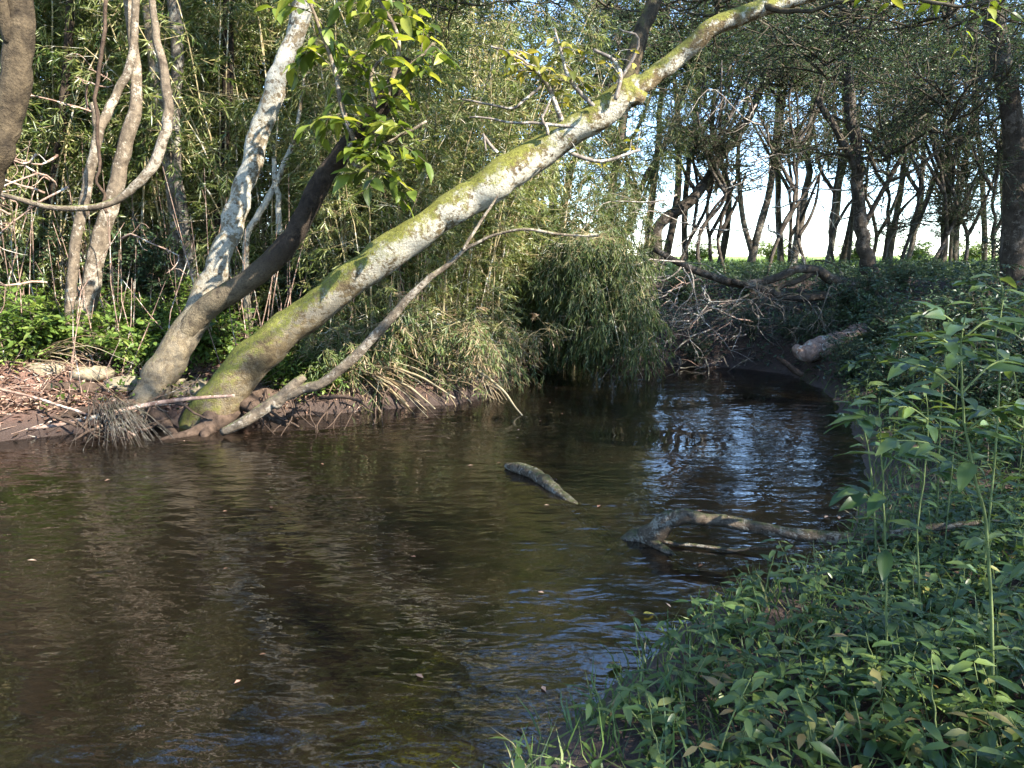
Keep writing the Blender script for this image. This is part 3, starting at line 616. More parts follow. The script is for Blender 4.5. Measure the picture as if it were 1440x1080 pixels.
for lab, px, Y, k, rz, s in [
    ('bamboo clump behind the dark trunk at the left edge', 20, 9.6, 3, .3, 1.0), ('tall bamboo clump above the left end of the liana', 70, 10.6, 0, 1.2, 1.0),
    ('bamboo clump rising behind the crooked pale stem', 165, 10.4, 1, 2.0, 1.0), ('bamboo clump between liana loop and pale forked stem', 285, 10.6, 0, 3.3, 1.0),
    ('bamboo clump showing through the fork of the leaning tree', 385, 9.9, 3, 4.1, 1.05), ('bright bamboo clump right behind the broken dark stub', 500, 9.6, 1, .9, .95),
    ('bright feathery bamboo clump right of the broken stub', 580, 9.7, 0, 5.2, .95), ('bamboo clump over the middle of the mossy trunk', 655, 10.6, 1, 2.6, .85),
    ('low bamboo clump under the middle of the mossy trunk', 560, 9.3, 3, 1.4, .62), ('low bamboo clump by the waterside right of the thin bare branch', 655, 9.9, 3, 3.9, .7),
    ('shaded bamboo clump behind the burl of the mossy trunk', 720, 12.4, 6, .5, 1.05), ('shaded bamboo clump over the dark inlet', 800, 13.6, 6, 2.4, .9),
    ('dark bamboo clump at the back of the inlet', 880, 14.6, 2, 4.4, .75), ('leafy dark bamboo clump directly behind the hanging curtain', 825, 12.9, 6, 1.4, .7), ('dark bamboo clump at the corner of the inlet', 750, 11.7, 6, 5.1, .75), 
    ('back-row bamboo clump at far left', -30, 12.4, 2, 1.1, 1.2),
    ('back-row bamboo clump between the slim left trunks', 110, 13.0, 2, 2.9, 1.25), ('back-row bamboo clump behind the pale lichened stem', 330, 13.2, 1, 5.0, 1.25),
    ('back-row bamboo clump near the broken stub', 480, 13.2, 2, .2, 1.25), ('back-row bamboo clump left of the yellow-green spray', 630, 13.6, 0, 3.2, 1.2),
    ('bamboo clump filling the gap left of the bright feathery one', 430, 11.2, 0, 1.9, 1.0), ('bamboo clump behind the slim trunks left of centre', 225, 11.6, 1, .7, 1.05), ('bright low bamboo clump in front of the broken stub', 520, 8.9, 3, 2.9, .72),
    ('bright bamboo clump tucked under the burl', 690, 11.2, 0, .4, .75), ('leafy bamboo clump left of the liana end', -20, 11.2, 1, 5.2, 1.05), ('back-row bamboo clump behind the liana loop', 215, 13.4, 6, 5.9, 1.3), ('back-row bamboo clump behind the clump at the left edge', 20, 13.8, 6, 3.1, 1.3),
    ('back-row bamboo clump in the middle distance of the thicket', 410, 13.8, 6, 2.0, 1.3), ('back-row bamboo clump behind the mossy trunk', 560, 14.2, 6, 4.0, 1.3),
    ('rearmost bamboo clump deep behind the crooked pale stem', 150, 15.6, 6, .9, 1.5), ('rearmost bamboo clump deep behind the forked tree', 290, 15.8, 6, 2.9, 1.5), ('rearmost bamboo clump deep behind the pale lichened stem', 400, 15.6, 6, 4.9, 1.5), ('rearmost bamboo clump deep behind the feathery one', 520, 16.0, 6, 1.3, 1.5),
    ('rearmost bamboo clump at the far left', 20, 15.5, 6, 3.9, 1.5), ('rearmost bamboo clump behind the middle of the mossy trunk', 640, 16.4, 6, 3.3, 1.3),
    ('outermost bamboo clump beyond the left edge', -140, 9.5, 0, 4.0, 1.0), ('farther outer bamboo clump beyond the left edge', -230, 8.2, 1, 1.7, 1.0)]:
    p = P(px, 365, Y); bamboo(lab, p[0], p[1], k, rz, s)
hg = 'bamboo drooping to the water'
p = P(805, 400, 10.8); bamboo('weeping bamboo hanging to the water like a curtain in the middle', p[0], p[1], 4, .3, 1.0, hg, .55)
p = P(765, 400, 11.8); bamboo('weeping bamboo left of and behind the hanging curtain', p[0], p[1], 4, -.6, .85, hg, .45)
for lab, px, Y, rz, s, z in [('low drooping bamboo on the bank edge beside straw-coloured canes', 545, 9.0, 0, 1.0, .3), ('drooping bamboo overhanging the water left of the blue reflections', 640, 9.2, 2, .85, .28),
                         ('low leafy bamboo at the mouth of the dark inlet', 700, 10.2, 1, .75, .2), ('small drooping bamboo right of the thin bare branch', 480, 8.7, 3, .7, .3)]:
    p = P(px, 400, Y); bamboo(lab, p[0], p[1], 5, rz, s, hg, z)

# ------------------------------------------------------------------ shrubs
def shrub_meshes(seed, R0, h, n, L, Wd, mat, kind='r', nl=9):
    global rng
    keep = rng; rng = np.random.default_rng(seed); wood, leaf = MB(), MB(); O, D = [], []
    for k in range(n):
        a = rng.uniform(0, 6.28); e = np.array([math.cos(a), math.sin(a), 0]) * R0 * rng.uniform(.2, 1) + np.array([0, 0, h * rng.uniform(.4, 1)])
        pts, _ = tube(wood, [(0, 0, -.05), e * np.array([.4, .4, .6]), e], [.01, .007, .003], 4, 7, 0, .08, cap=False)
        m_ = 14; s = rng.uniform(.25, 1, m_); ii = np.minimum((s * 6).astype(int), 5)
        O.append(pts[ii] + (pts[ii + 1] - pts[ii]) * (s * 6 - ii)[:, None]); D.append(rng.normal(0, 1, (m_, 3)) * np.array([1, 1, .5]) + np.array([0, 0, .25]))
    O = np.concatenate(O); D = np.concatenate(D)
    twigs(wood, leaf, O, D, rng.uniform(.12, .34, len(O)), nl, L, Wd, kind, .2, .9, .2, .002, 1.0)
    r = (wood.mesh('stems', M['twig']), leaf.mesh('foliage', mat)); rng = keep; return r
SP = [shrub_meshes(51, .6, .8, 22, .06, .028, M['leaf_shrub']), shrub_meshes(52, .8, 1.0, 30, .055, .026, M['leaf_bush']), shrub_meshes(53, .7, 1.3, 30, .07, .03, M['leaf_bush'], 'g', 8),
      shrub_meshes(54, .35, .4, 12, .06, .032, M['leaf_shrub'], 'g', 8)]
def shrub(label, x, y, k, s=1.0, rz=0.0, group=None, z=None):
    rt = thing('shrub', label, 'shrub', (x, y, H1(x, y) if z is None else z), group); rt.rotation_euler = (0, 0, rz); rt.scale = (s,) * 3
    st = link('stems', SP[k][0], rt); link('foliage', SP[k][1], rt); return rt
for lab, px, Y, k, s in [('leafy shrub left of the crooked pale stem', 60, 8.6, 0, .8), ('bright green shrub between crooked stem and forked tree', 175, 8.9, 0, .85), ('shrub close behind the forked trunk', 235, 8.8, 0, .85),
                         ('small shrub at the foot of the forked tree', 195, 8.2, 3, .8), ('shrub seen in the gap between the two leaning trunks', 385, 8.5, 0, .8), ('shrub above the water right of the mossy trunk base', 415, 8.1, 3, 1.0),
                         ('shrub under the leaning mossy trunk', 470, 8.6, 0, .7), ('small waterside shrub at the root of the thin bare branch', 440, 8.1, 3, .8), ('low shrub at the far left waterside', 20, 7.9, 3, 1.1),
                         ('broad-leaved shrub above the left end of the brown log', 45, 8.1, 3, 1.5), ('broad-leaved shrub just left of the crooked stem foot', 85, 8.3, 3, 1.2), ('broad-leaved shrub between crooked stem foot and forked tree', 160, 8.3, 3, 1.3),
                         ('broad-leaved shrub behind the gap of the two leaning trunks', 300, 8.4, 3, 1.3), ('broad-leaved shrub under the lower mossy trunk', 385, 8.2, 3, 1.0), ('broad-leaved shrub by the dead cane spray', 500, 8.7, 3, 1.1), ('tall shrub between the slim trunks at left', 215, 9.6, 1, 1.2), ('tall shrub under the leafy broken stub', 440, 9.7, 1, 1.1), ('tall shrub at the left edge behind the dark trunk', 10, 9.2, 1, 1.2),
                         ('shrub deep under the canes at far left', 120, 11.0, 1, 1.1), ('shrub deep under the canes behind the slim trunks', 250, 11.2, 1, 1.1), ('shrub deep under the canes behind the forked tree', 370, 11.0, 1, 1.1), ('shrub deep under the canes near the dark stub', 470, 10.8, 1, 1.1), ('shrub deep in the corner at the left edge', 0, 11.4, 1, 1.2),
                         ('shrub in the litter left of the liana end', 5, 9.2, 0, 1.0), ('shrub beneath the slim trunks left of centre', 290, 9.4, 0, 1.0)]:
    p = P(px, 400, Y); shrub(lab, p[0], p[1], k, s, px * .7, 'shrubs on the left bank')
for lab, px, Y, k, s in [('bush on the far bank left of the main background trunk', 1165, 13.4, 1, .4), ('bush right of the main background trunk', 1265, 13, 1, .5), ('dark bush on the right bank behind the stump', 1215, 11.2, 1, .9),
                         ('dark bush above the stump', 1260, 9.8, 2, .8), ('bush halfway along the right bank', 1320, 8.8, 1, 1.0), ('bush below the big right-hand trunk', 1400, 8.6, 2, 1.0), ('bush against the right edge of the view', 1470, 7.0, 1, 1.1),
                         ('tall leafy bush at right behind the weeds', 1390, 6.6, 2, .75), ('bush near the water behind the dark hanging leaf', 1270, 7.6, 1, .7), ('low bush in front of the stump', 1205, 9.4, 1, .55),
                         ('bush at the edge of the field between two trunks', 1310, 14.6, 1, .5), ('bush at the foot of the tall right trunk', 1440, 12.0, 1, 1.1), ('bush on the far bank under the bare branches', 1050, 14.2, 1, .45), ('bush at the back left of the far bank', 960, 14.6, 1, .6), ('bush overhanging the dark far bank below the bare boughs', 985, 11.75, 1, .4), ('bush overhanging the far bank beneath the arching bough', 1060, 11.8, 1, .4), ('bush overhanging the far bank just left of the stump', 1115, 11.3, 1, .4), ('bush hugging the waterline left of the stump', 1150, 10.9, 1, .5), ('bush over the bank at the root of the main background tree', 1190, 11.6, 1, .5)]:
    p = P(px, 400, Y); shrub(lab, p[0], p[1], k, s, px * .3, 'bushes on the right and far bank')
fb = 'sunlit bushes at the edge of the field'
for lab, px, Y in [('sunlit field-edge bush left of the twin trunks', 1085, 28), ('sunlit field-edge bush behind the main background trunk', 1200, 28), ('sunlit field-edge bush in the bright gap', 1290, 28), ('sunlit field-edge bush near the tall right trunk', 1370, 28), ('sunlit field-edge bush at far right', 1450, 28), ('sunlit field-edge bush behind the bare branches', 980, 28)]:
    p = P(px, 365, Y); shrub(lab, p[0], p[1], 0, 1.5, px, fb)

# ------------------------------------------------------------------ background trees on the far bank
bt = 'trees standing on the far bank'
TS = [('main background tree with a dark upright trunk on the far bank', [(1230, 402, 14), (1218, 360, 11), (1211, 320, 10), (1207, 260, 9), (1202, 200, 9), (1193, 100, 8), (1187, 0, 8), (1180, -150, 6)], 13.5, 'bark_dark', 0, 1.0, [[(1205, 230, 6), (1180, 190, 5), (1150, 140, 4)], [(1214, 320, 4), (1240, 270, 3.5), (1280, 200, 3), (1300, 150, 2)]]),
      ('leaning trunk with a low fork over the bare tangle', [(1052, 385, 11), (1066, 330, 9), (1080, 280, 8), (1090, 200, 7), (1100, 80, 6), (1110, -60, 5)], 15, 'bark_grey', 1, .9, [[(1058, 355, 5), (1045, 310, 4), (1038, 240, 3), (1040, 180, 2)]]),
      ('slightly leaning trunk left of the narrow pale pair', [(1112, 385, 10), (1125, 320, 9), (1135, 260, 8), (1140, 180, 7), (1150, 60, 6), (1150, -80, 5)], 15.5, 'bark_grey', 2, .9, []),
      ('thin leaning trunk just left of the main background tree', [(1160, 388, 8), (1172, 330, 7), (1180, 260, 7), (1190, 170, 6), (1180, 50, 5), (1180, -80, 4)], 16.5, 'bark_grey', 0, .8, []),
      ('narrow stem close to the left side of the main background tree', [(1190, 395, 5), (1198, 320, 4), (1200, 240, 4), (1210, 140, 3), (1215, 40, 3)], 14.5, 'bark_dark', None, 0, []),
      ('curving thin trunk right of the brightest sky gap', [(1272, 385, 7), (1285, 330, 6), (1295, 270, 6), (1300, 200, 5), (1310, 90, 4), (1310, -60, 4)], 16.5, 'bark_grey', 1, .8, [[(1290, 320, 3), (1310, 260, 2.5), (1325, 220, 2)]]),
      ('dark trunk half hidden in leaves right of the bright gap', [(1322, 420, 9), (1328, 330, 8), (1335, 240, 8), (1332, 140, 7), (1330, 40, 6), (1330, -80, 5)], 13.6, 'bark_dark', 2, .85, [[(1335, 240, 4), (1310, 190, 4), (1285, 180, 3)], [(1335, 230, 3), (1370, 180, 3)]]),
      ('thin straight stem left of the tall right trunk', [(1385, 420, 6), (1384, 300, 6), (1375, 180, 5), (1372, 60, 5), (1370, -80, 4)], 14.5, 'bark_dark', 0, .8, []),
      ('tall thick trunk near the right edge bending left at the top', [(1425, 430, 20), (1426, 330, 18), (1428, 240, 16), (1424, 170, 15), (1410, 90, 14), (1395, 20, 14), (1378, -60, 12), (1365, -200, 9)], 11, 'bark_dark', 1, .9, []),
      ('dark leaning trunk rising from the shrubs behind the curtain of bamboo', [(925, 320, 14), (960, 292, 13), (990, 262, 12), (1012, 222, 10), (1045, 178, 9), (1075, 110, 8), (1095, 20, 6), (1110, -80, 5)], 12.6, 'bark_dark', 2, .8, []),
      ('slim trunk left of the dark leaning one', [(965, 400, 7), (962, 320, 7), (970, 220, 6), (985, 100, 6), (1000, -60, 5)], 15, 'bark_dark', 1, .85, []),
      ('slim dark trunk behind the weeping bamboo', [(905, 420, 8), (912, 320, 8), (925, 200, 7), (935, 90, 6), (940, -60, 5)], 14, 'bark_dark', 0, .85, []),
      ('dark trunk leaning left over the inlet', [(800, 430, 9), (790, 340, 8), (800, 250, 8), (835, 150, 7), (850, 20, 6)], 14.4, 'bark_dark', 2, .9, []),
      ('oblique dark trunk at the back of the inlet', [(850, 400, 8), (880, 330, 8), (905, 260, 7), (945, 180, 6), (980, 60, 5)], 15.4, 'bark_dark', 1, .85, [])]
JT = [-.7, .45, -.2, .6, -.45, .15, .3]
for lab, sp, Y, mt, ci, cs, ex in TS:
    if not lab.startswith(('main', 'tall thick')): Y = Y * 1.4
    tp = P(sp[-1][0], sp[-1][1], Y); cr = []
    if ci is not None: cr = [((tp[0], tp[1], 1.7 + Y * .262 + JT[len(lab) % 7]), CR[ci], Y * 1.7, cs * (Y / 14) ** .9, .85)] + [((P(sp[3][0], 200, Y)[0] + .4, P(sp[3][0], 200, Y)[1] - .3, 2.15 + Y * .125 + JT[len(lab) % 7]), CRT[int(Y * 2) % 2], Y, .6 + .35 * ((len(lab) * 7) % 5) / 4, 1.3)]
    px_tree('tree', lab, sp, Y, M[mt], group=bt, crowns=cr, extra=ex)
rs = np.random.default_rng(77)
for px, Y, lab in [(985, 13.6, 'slender crooked sapling right of the bamboo curtain'), (1030, 13.9, 'slender sapling left of the forked trunk'), (1075, 13.4, 'slender sapling crossing the forked trunk'), (1143, 13.8, 'slender sapling between the two leaning trunks'),
                   (1178, 14.4, 'slender sapling touching the main background tree'), (1238, 14.4, 'slender sapling at the left of the bright gap'), (1258, 13.7, 'slender sapling inside the bright gap'), (1290, 13.2, 'slender sapling at the right of the bright gap'),
                   (1312, 14.2, 'slender crooked sapling left of the leaf-hidden trunk'), (1352, 13.4, 'slender sapling right of the leaf-hidden trunk'), (1398, 13.2, 'slender sapling left of the tall right trunk'), (880, 14.8, 'slender sapling over the bamboo curtain'), (945, 14.2, 'slender sapling below the dark leaning trunk'), (1010, 16.5, 'slender sapling farther back between the first two saplings'), (1105, 16.8, 'slender sapling farther back beside the slightly leaning trunk'), (1215, 17, 'slender sapling farther back behind the main background tree'), (1335, 16.8, 'slender sapling farther back behind the leaf-hidden trunk'), (1440, 15.5, 'slender sapling at the foot of the tall right trunk')]:
    Y *= 1.25; x0 = px + rs.normal(0, 4); q = [(x0, 395, 4.5)]
    for k in range(5): q.append((q[-1][0] + rs.normal(3, 13), 395 - (k + 1) * 62, 4.2 - k * .6))
    ex = [[(q[j][0], q[j][1], 3), (q[j][0] + sg * 22, q[j][1] - 40, 2.2), (q[j][0] + sg * rs.uniform(30, 60), q[j][1] - rs.uniform(70, 130), 1.3)] for j, sg in ((1, 1), (2, -1), (3, 1))]
    px_tree('sapling', lab, q, Y, M['bark_dark'], 'sapling', 'slender saplings on the far bank', ([(tuple(P(q[1][0] + rs.uniform(-20, 20), q[1][1] - rs.uniform(0, 50), Y)), CRT[(px + 1) % 2], px * .3, .35 + .1 * (px % 3), .75)] if px > 1235 else []) + [(tuple(P(q[3][0] + rs.uniform(-25, 25), rs.uniform(150, 225), Y)), CRT[px % 2], px * .7, .75, .8)] + [(tuple(P(q[2 + px % 4][0], q[2 + px % 4][1], Y)), CRT[px % 2], px * .1, .35 + .1 * (px % 5), 1.0 + .2 * (px % 3))], 7, .1, ex, 'branch')
# second row behind, with higher crowns, and slim stems showing between the first
rb = 'trees of the back row beyond the stream'
for k, (px, Y, cz, ci, cs, lab) in enumerate([(1010, 22, 7.6, 1, 1.0, 'back-row tree left of the forked trunk'), (1100, 22.5, 7.4, 0, 1.0, 'back-row tree between the forked and leaning trunks'), (1250, 23, 7.9, 1, 1.0, 'back-row tree standing in the bright gap'),
        (1345, 22, 7.5, 0, 1.0, 'back-row tree right of the bright gap'), (1420, 21, 7.0, 2, 1.0, 'back-row tree behind the tall right trunk'), (930, 20, 6.6, 2, 1.0, 'back-row tree behind the dark leaning trunk'),
        (600, 17, 7, 2, 1.2, 'back-row tree behind the feathery bamboo'), (430, 17, 7.2, 0, 1.2, 'back-row tree behind the top of the pale stem'),
        (250, 17, 7.2, 1, 1.2, 'back-row tree behind the slim left trunks'), (60, 17, 7, 2, 1.2, 'back-row tree in the far left corner'), (1520, 16, 6.2, 1, 1.1, 'back-row tree beyond the right edge'), (690, 17, 5.4, 2, 1.1, 'back-row tree between the burl and the feathery bamboo'), (780, 17.5, 5.6, 0, 1.1, 'back-row tree high behind the burl'), (860, 18, 5.9, 1, 1.1, 'back-row tree above the inlet'), (560, 16, 6.2, 1, 1.1, 'back-row tree over the feathery bamboo'), (1180, 21, 7.4, 2, .9, 'back-row tree over the main background tree')]):
    p = P(px, 365, Y); z = H1(p[0], p[1]); rt = thing('tree', lab, 'tree', (p[0], p[1], z), rb)
    mb = MB(); q = rng.normal(0, .25, (4, 2))
    tube(mb, [(p[0], p[1], z - .1), (p[0] + q[0, 0], p[1] + q[0, 1], z + 2), (p[0] + q[1, 0], p[1], z + 4), (p[0], p[1], cz + .5)], [.11, .09, .07, .03], 8, 16, .1, .1)
    part(mb, 'trunk', M['bark_dark'], rt); crown(rt, (p[0], p[1], cz), CR[ci], k * 1.3, cs if px < 900 else 1.0)
# trees of the right bank outside the frame: they shade the bank and the stream
for k, (x, y, cz, ci, s, lab) in enumerate([(6.3, 3.2, 4.2, 0, 1.0, 'right bank tree level with the fallen branch'), (6.6, 6.2, 4.3, 1, 1.0, 'right bank tree level with the stump'), (5.8, .4, 4.0, 2, 1.0, 'right bank tree beside the viewpoint'), (5.5, -2.6, 4.2, 0, 1.05, 'right bank tree behind the viewpoint'),
        (8.6, 1.8, 6.3, 1, 1.1, 'tall outer right bank tree abreast of the viewpoint'), (8.8, 4.9, 6.2, 2, 1.0, 'tall outer right bank tree ahead of the viewpoint'), (8.8, 8.2, 5.4, 0, 1.1, 'outer right bank tree toward the field'), (11.5, 11.5, 5.5, 1, 1.2, 'field-side tree far along the right bank'),
        (13.5, 15, 5.6, 2, 1.2, 'field-side tree farthest along the right bank'), (3.6, -3.2, 3.6, 1, .9, 'tree close behind the viewpoint'), (12, 6.5, 7.0, 0, 1.3, 'tall tree by the field edge'), (16.5, 19.5, 6.5, 1, 1.3, 'field-side tree beyond the right edge of the view'), (19, 23.5, 7, 2, 1.4, 'outermost field-side tree beyond the right edge'), (10.8, 9.0, 6.5, 2, 1.1, 'tall tree behind the right bank bushes')]):
    z = H1(x, y); rt = thing('tree', lab, 'tree', (x, y, z), 'trees of the right bank')
    mb = MB(); tube(mb, [(x, y, z - .1), (x + .15, y - .1, cz * .5), (x, y, cz + .4)], [.14, .11, .05], 10, 16, .1, .08)
    part(mb, 'trunk', M['bark_dark'], rt); crown(rt, (x, y, cz), CR[ci], k * 2.1, s)
    for ax, ay, az, pr, ss in {0: [(3.0, 2.9, 6.1, CRT[0], .6), (4.4, 4.7, 6.8, CRT[1], .6)], 5: [(4.0, 4.2, 8.6, CRT[1], .7)], 1: [(3.6, 5.6, 6.2, CRS[0], .55)]}.get(k, []):  # unseen limbs and crowns added to throw dappled shade on the leaning trunks
        mb = MB(); tube(mb, [(x, y, cz), ((x + ax) / 2, (y + ay) / 2, (cz + az) / 2 + .4), (ax, ay, az)], [.06, .04, .02], 7, 14, .1, .1); part(mb, 'limb', M['bark_dark'], rt)
        crown(rt, (ax, ay, az), pr, ax, ss)

# ------------------------------------------------------------------ fallen and bare wood
def stick(name, label, cat, spec, Y, mat, sides=9, bump=.1, wob=.02, group=None, sub=()):
    mb = MB(); pts, _ = pxtube(mb, spec, Y, sides, None, bump, wob)
    if not sub: return tag(mb.build(name, mat), label, cat, group)
    rt = thing(name, label, cat, pts[0], group); part(mb, 'main_stem', mat, rt)
    for nm, e in sub:
        m2 = MB(); pxtube(m2, e, Y, 7, None, bump, wob * .5); part(m2, nm, mat, rt)
    return rt
fp = W(905, 760, .05)
rt = thing('fallen_branch', 'bent pale branch arching out of the shallow water to the right bank', 'branch', fp)
for nm, e in [('main_stem', [(852, 790, 8, 4.3), (868, 772, 11, 4.32), (885, 762, 14, 4.3), (905, 755, 16, 4.3), (922, 748, 17, 4.22), (934, 737, 14, 4.18), (946, 729, 11.5, 4.15), (966, 726, 10, 4.12), (1000, 730, 9, 4.1), (1060, 741, 9.5, 4.05), (1120, 750, 9, 4.0), (1180, 756, 8.5, 3.92), (1230, 757, 7.5, 3.85), (1300, 744, 6, 3.7), (1380, 735, 4, 3.6)]),
              ('side_branch', [(912, 758, 9, 4.22), (936, 776, 6.5, 4.1), (960, 791, 4.5, 3.99), (984, 803, 2.5, 3.96)]), ('twig', [(928, 760, 3.4, 4.2), (975, 768, 2.8, 4.14), (1040, 772, 2.6, 4.08), (1095, 767, 1.9, 4.06), (1130, 765, 1.1, 4.04)]),
              ('twig', [(962, 768, 1.5, 4.2), (968, 762, 1.2, 4.2)]), ('twig', [(1050, 772, 1.5, 4.15), (1064, 768, 1, 4.15)])]:
    mb = MB(); pxtube(mb, e, 4.3, 14 if nm == 'main_stem' else 7, None, .2 if nm == 'main_stem' else .1, .02); part(mb, nm, M['wet_wood'], rt)
mb = MB(); ztube(mb, [(712, 655, 4, .02), (724, 658, 7, .03), (745, 664, 9, .03), (768, 678, 10, .015), (790, 697, 9, -.01), (830, 735, 9, -.06), (870, 772, 8, -.09)], 12, 60, .25, .02)
tag(mb.build('sunken_log', M['wet_wood']), 'short dark mossy log breaking the surface in mid-stream', 'log')
stick('bare_branch', 'long thin bare branch slanting up out of the water under the mossy trunk', 'branch', [(312, 608, 6, 6.9), (345, 592, 8, 6.9), (385, 565, 9, 6.95), (420, 548, 8, 6.95), (450, 540, 7, 6.9), (490, 510, 7, 6.85), (530, 470, 6.5, 6.8), (562, 432, 6, 6.75), (600, 396, 4.5, 6.7), (628, 374, 3.5, 6.7), (662, 346, 2.5, 6.6), (700, 329, 2, 6.55), (742, 323, 2.2, 6.5), (790, 330, 1.8, 6.5), (842, 332, 1.2, 6.5)], 6.8, M['bark_stem'], 10, .08, .02,
      sub=[('twig', [(650, 352, 2.5, 6.6), (668, 325, 2.2, 6.6), (690, 290, 1.8, 6.6), (700, 275, 1, 6.6)]), ('spur', [(385, 570, 10, 6.95), (410, 545, 9, 6.95), (428, 530, 5, 6.95)])])
stick('log', 'brown log lying along the left bank beneath the yellow rocks', 'log', [(-30, 556, 9, 7.6), (15, 552, 9, 7.6), (60, 549, 10, 7.65), (110, 548, 11, 7.7), (160, 552, 9, 7.75)], 7.6, M['root'], 12, .12)
stick('log', 'reddish log sloping into the water at the left edge', 'log', [(-40, 625, 11, 6.8), (0, 612, 11, 6.9), (35, 598, 10, 7.0), (75, 575, 8, 7.2), (100, 566, 5, 7.3)], 7, M['root'], 12, .14)
stick('log', 'thin log across the mud between bank edge and forked tree', 'log', [(60, 590, 5, 7.1), (110, 580, 6, 7.15), (160, 570, 6, 7.2), (190, 566, 5, 7.3)], 7, M['root'], 9, .12)
stick('stick', 'long thin stick lying level across both leaning trunk bases', 'branch', [(40, 604, 2, 6.7), (120, 590, 3.5, 6.75), (200, 570, 3.5, 6.8), (260, 562, 3, 6.85), (330, 556, 2, 6.9)], 6.8, M['dead_wood'], 7, 0)
stick('stick', 'thin straw-coloured stick in front of the left log', 'branch', [(-10, 545, 2, 7), (60, 562, 2, 7), (140, 590, 1.8, 6.8), (190, 612, 1.4, 6.6)], 7, M['dead_wood'], 6, 0)
stick('stump', 'hollow weathered stump catching the sun on the far bank', 'stump', [(1215, 466, 12, 10.9), (1190, 478, 15, 10.7), (1168, 486, 17, 10.5), (1148, 492, 17, 10.35), (1130, 497, 13, 10.25), (1118, 488, 5, 10.2)], 10.6, M['dead_wood'], 14, .28)
stick('stick', 'short reddish stick poking from the water by the stump', 'branch', [(1128, 528, 4, 9.7), (1112, 516, 4, 9.7), (1093, 502, 2.5, 9.7)], 9.7, M['root'], 8, .1)
stick('bare_branch', 'dark bough arching from the foot of the main background tree', 'branch', [(1240, 415, 14, 12.6), (1215, 400, 11, 12.4), (1190, 400, 10, 12.3), (1165, 390, 8, 12.2), (1148, 379, 7, 12.1), (1122, 378, 6, 12), (1090, 392, 6, 12), (1050, 400, 6, 12), (1010, 392, 6, 12), (960, 372, 5, 12), (920, 350, 4, 12)], 12, M['bark_dark'], 10, .15, .03,
      sub=[('side_branch', [(1200, 405, 9, 12.3), (1160, 416, 7, 12.2), (1110, 418, 6, 12), (1070, 405, 5, 11.9), (1030, 395, 4, 11.8)]), ('side_branch', [(1150, 380, 5, 12.1), (1120, 395, 4, 12), (1095, 405, 3, 12), (1060, 440, 2, 11.8)])])
def tangle(label, px, py, Y, n, spread, L0, drop, mat, seed, group):
    global rng
    keep = rng; rng = np.random.default_rng(seed); c = P(px, py, Y); rt = thing('bare_branch', label, 'branch', c, group)
    mb = MB(); tw = MB()
    for k in range(n):
        s = c + rng.normal(0, .35, 3) * spread; d = nrm(np.array([rng.normal(-.35, .8), rng.normal(-.5, .35), rng.normal(-drop, .35)])); l = L0 * rng.uniform(.5, 1.1)
        pts, _ = tube(mb, [s, s + d * l * .35 + rng.normal(0, .08, 3), s + d * l * .7 + rng.normal(0, .12, 3), s + d * l + np.array([0, 0, -.25 * l])], [.014, .01, .007, .003], 5, 12, 0, .12)
        for q in range(7):
            p0 = pts[rng.integers(3, 11)]; d2 = nrm(d + rng.normal(0, .8, 3)); l2 = l * rng.uniform(.15, .4)
            tube(tw, [p0, p0 + d2 * l2 * .5 + rng.normal(0, .04, 3), p0 + d2 * l2 + np.array([0, 0, -.1 * l2])], [.005, .004, .0015], 3, 6, 0, .05, cap=False)
    part(mb, 'boughs', mat, rt, kind='stuff'); part(tw, 'twigs', mat, rt, kind='stuff'); rng = keep
tg = 'bare boughs tangled over the far bank'
tangle('grey tangle of bare boughs right of the weeping bamboo', 935, 400, 11.4, 9, 1.0, 1.3, .35, M['grey_twig'], 1, tg)
tangle('bare boughs hanging to the water at the dark far bank', 990, 420, 11.6, 9, 1.1, 1.2, .45, M['grey_twig'], 2, tg)
tangle('bare boughs below the dark arching bough', 1070, 425, 12, 9, 1.1, 1.1, .3, M['bark_grey'], 3, tg)
tangle('bare boughs at the root of the main background tree', 1160, 415, 12, 7, .9, 1.0, .2, M['bark_grey'], 4, tg)
tangle('fine bare boughs crossing the upper right foliage', 1100, 200, 12, 7, 1.5, 1.5, .0, M['grey_twig'], 5, tg)
tangle('fine bare boughs crossing low before the bright sky', 1010, 300, 12.2, 8, 1.4, 1.5, .1, M['grey_twig'], 6, tg)
tangle('thin bare boughs drooping just right of the bamboo curtain', 900, 430, 11.0, 8, .8, 1.1, .5, M['grey_twig'], 9, tg)
tangle('bare boughs spread along the foot of the far bank', 1030, 470, 11.4, 9, 1.2, 1.0, .3, M['bark_grey'], 10, tg)
tangle('dense brush pile of bare boughs right beside the bamboo curtain', 920, 455, 11.2, 11, 1.0, .9, .2, M['bark_grey'], 13, tg)
tangle('brush pile of bare boughs midway along the far bank', 1000, 450, 11.9, 11, 1.2, 1.0, .15, M['dead_wood'], 14, tg)
tangle('brush pile of bare boughs just left of the stump', 1100, 450, 11.6, 11, 1.1, .9, .2, M['bark_grey'], 15, tg)
tangle('dark fine boughs against the brightest sky', 1240, 250, 13.0, 8, 1.6, 1.6, -.1, M['bark_dark'], 11, tg)
tangle('dark fine boughs near the tall right trunk', 1350, 200, 12.0, 8, 1.6, 1.6, -.1, M['bark_dark'], 12, tg)
tangle('dead boughs leaning among the canes at the left', 70, 200, 8.4, 8, 1.2, 1.3, -.2, M['dead_wood'], 7, 'dead boughs on the left bank')
tangle('dead boughs and twigs low over the litter at the left', 60, 330, 8.0, 8, 1.0, 1.1, .1, M['dead_wood'], 8, 'dead boughs on the left bank')
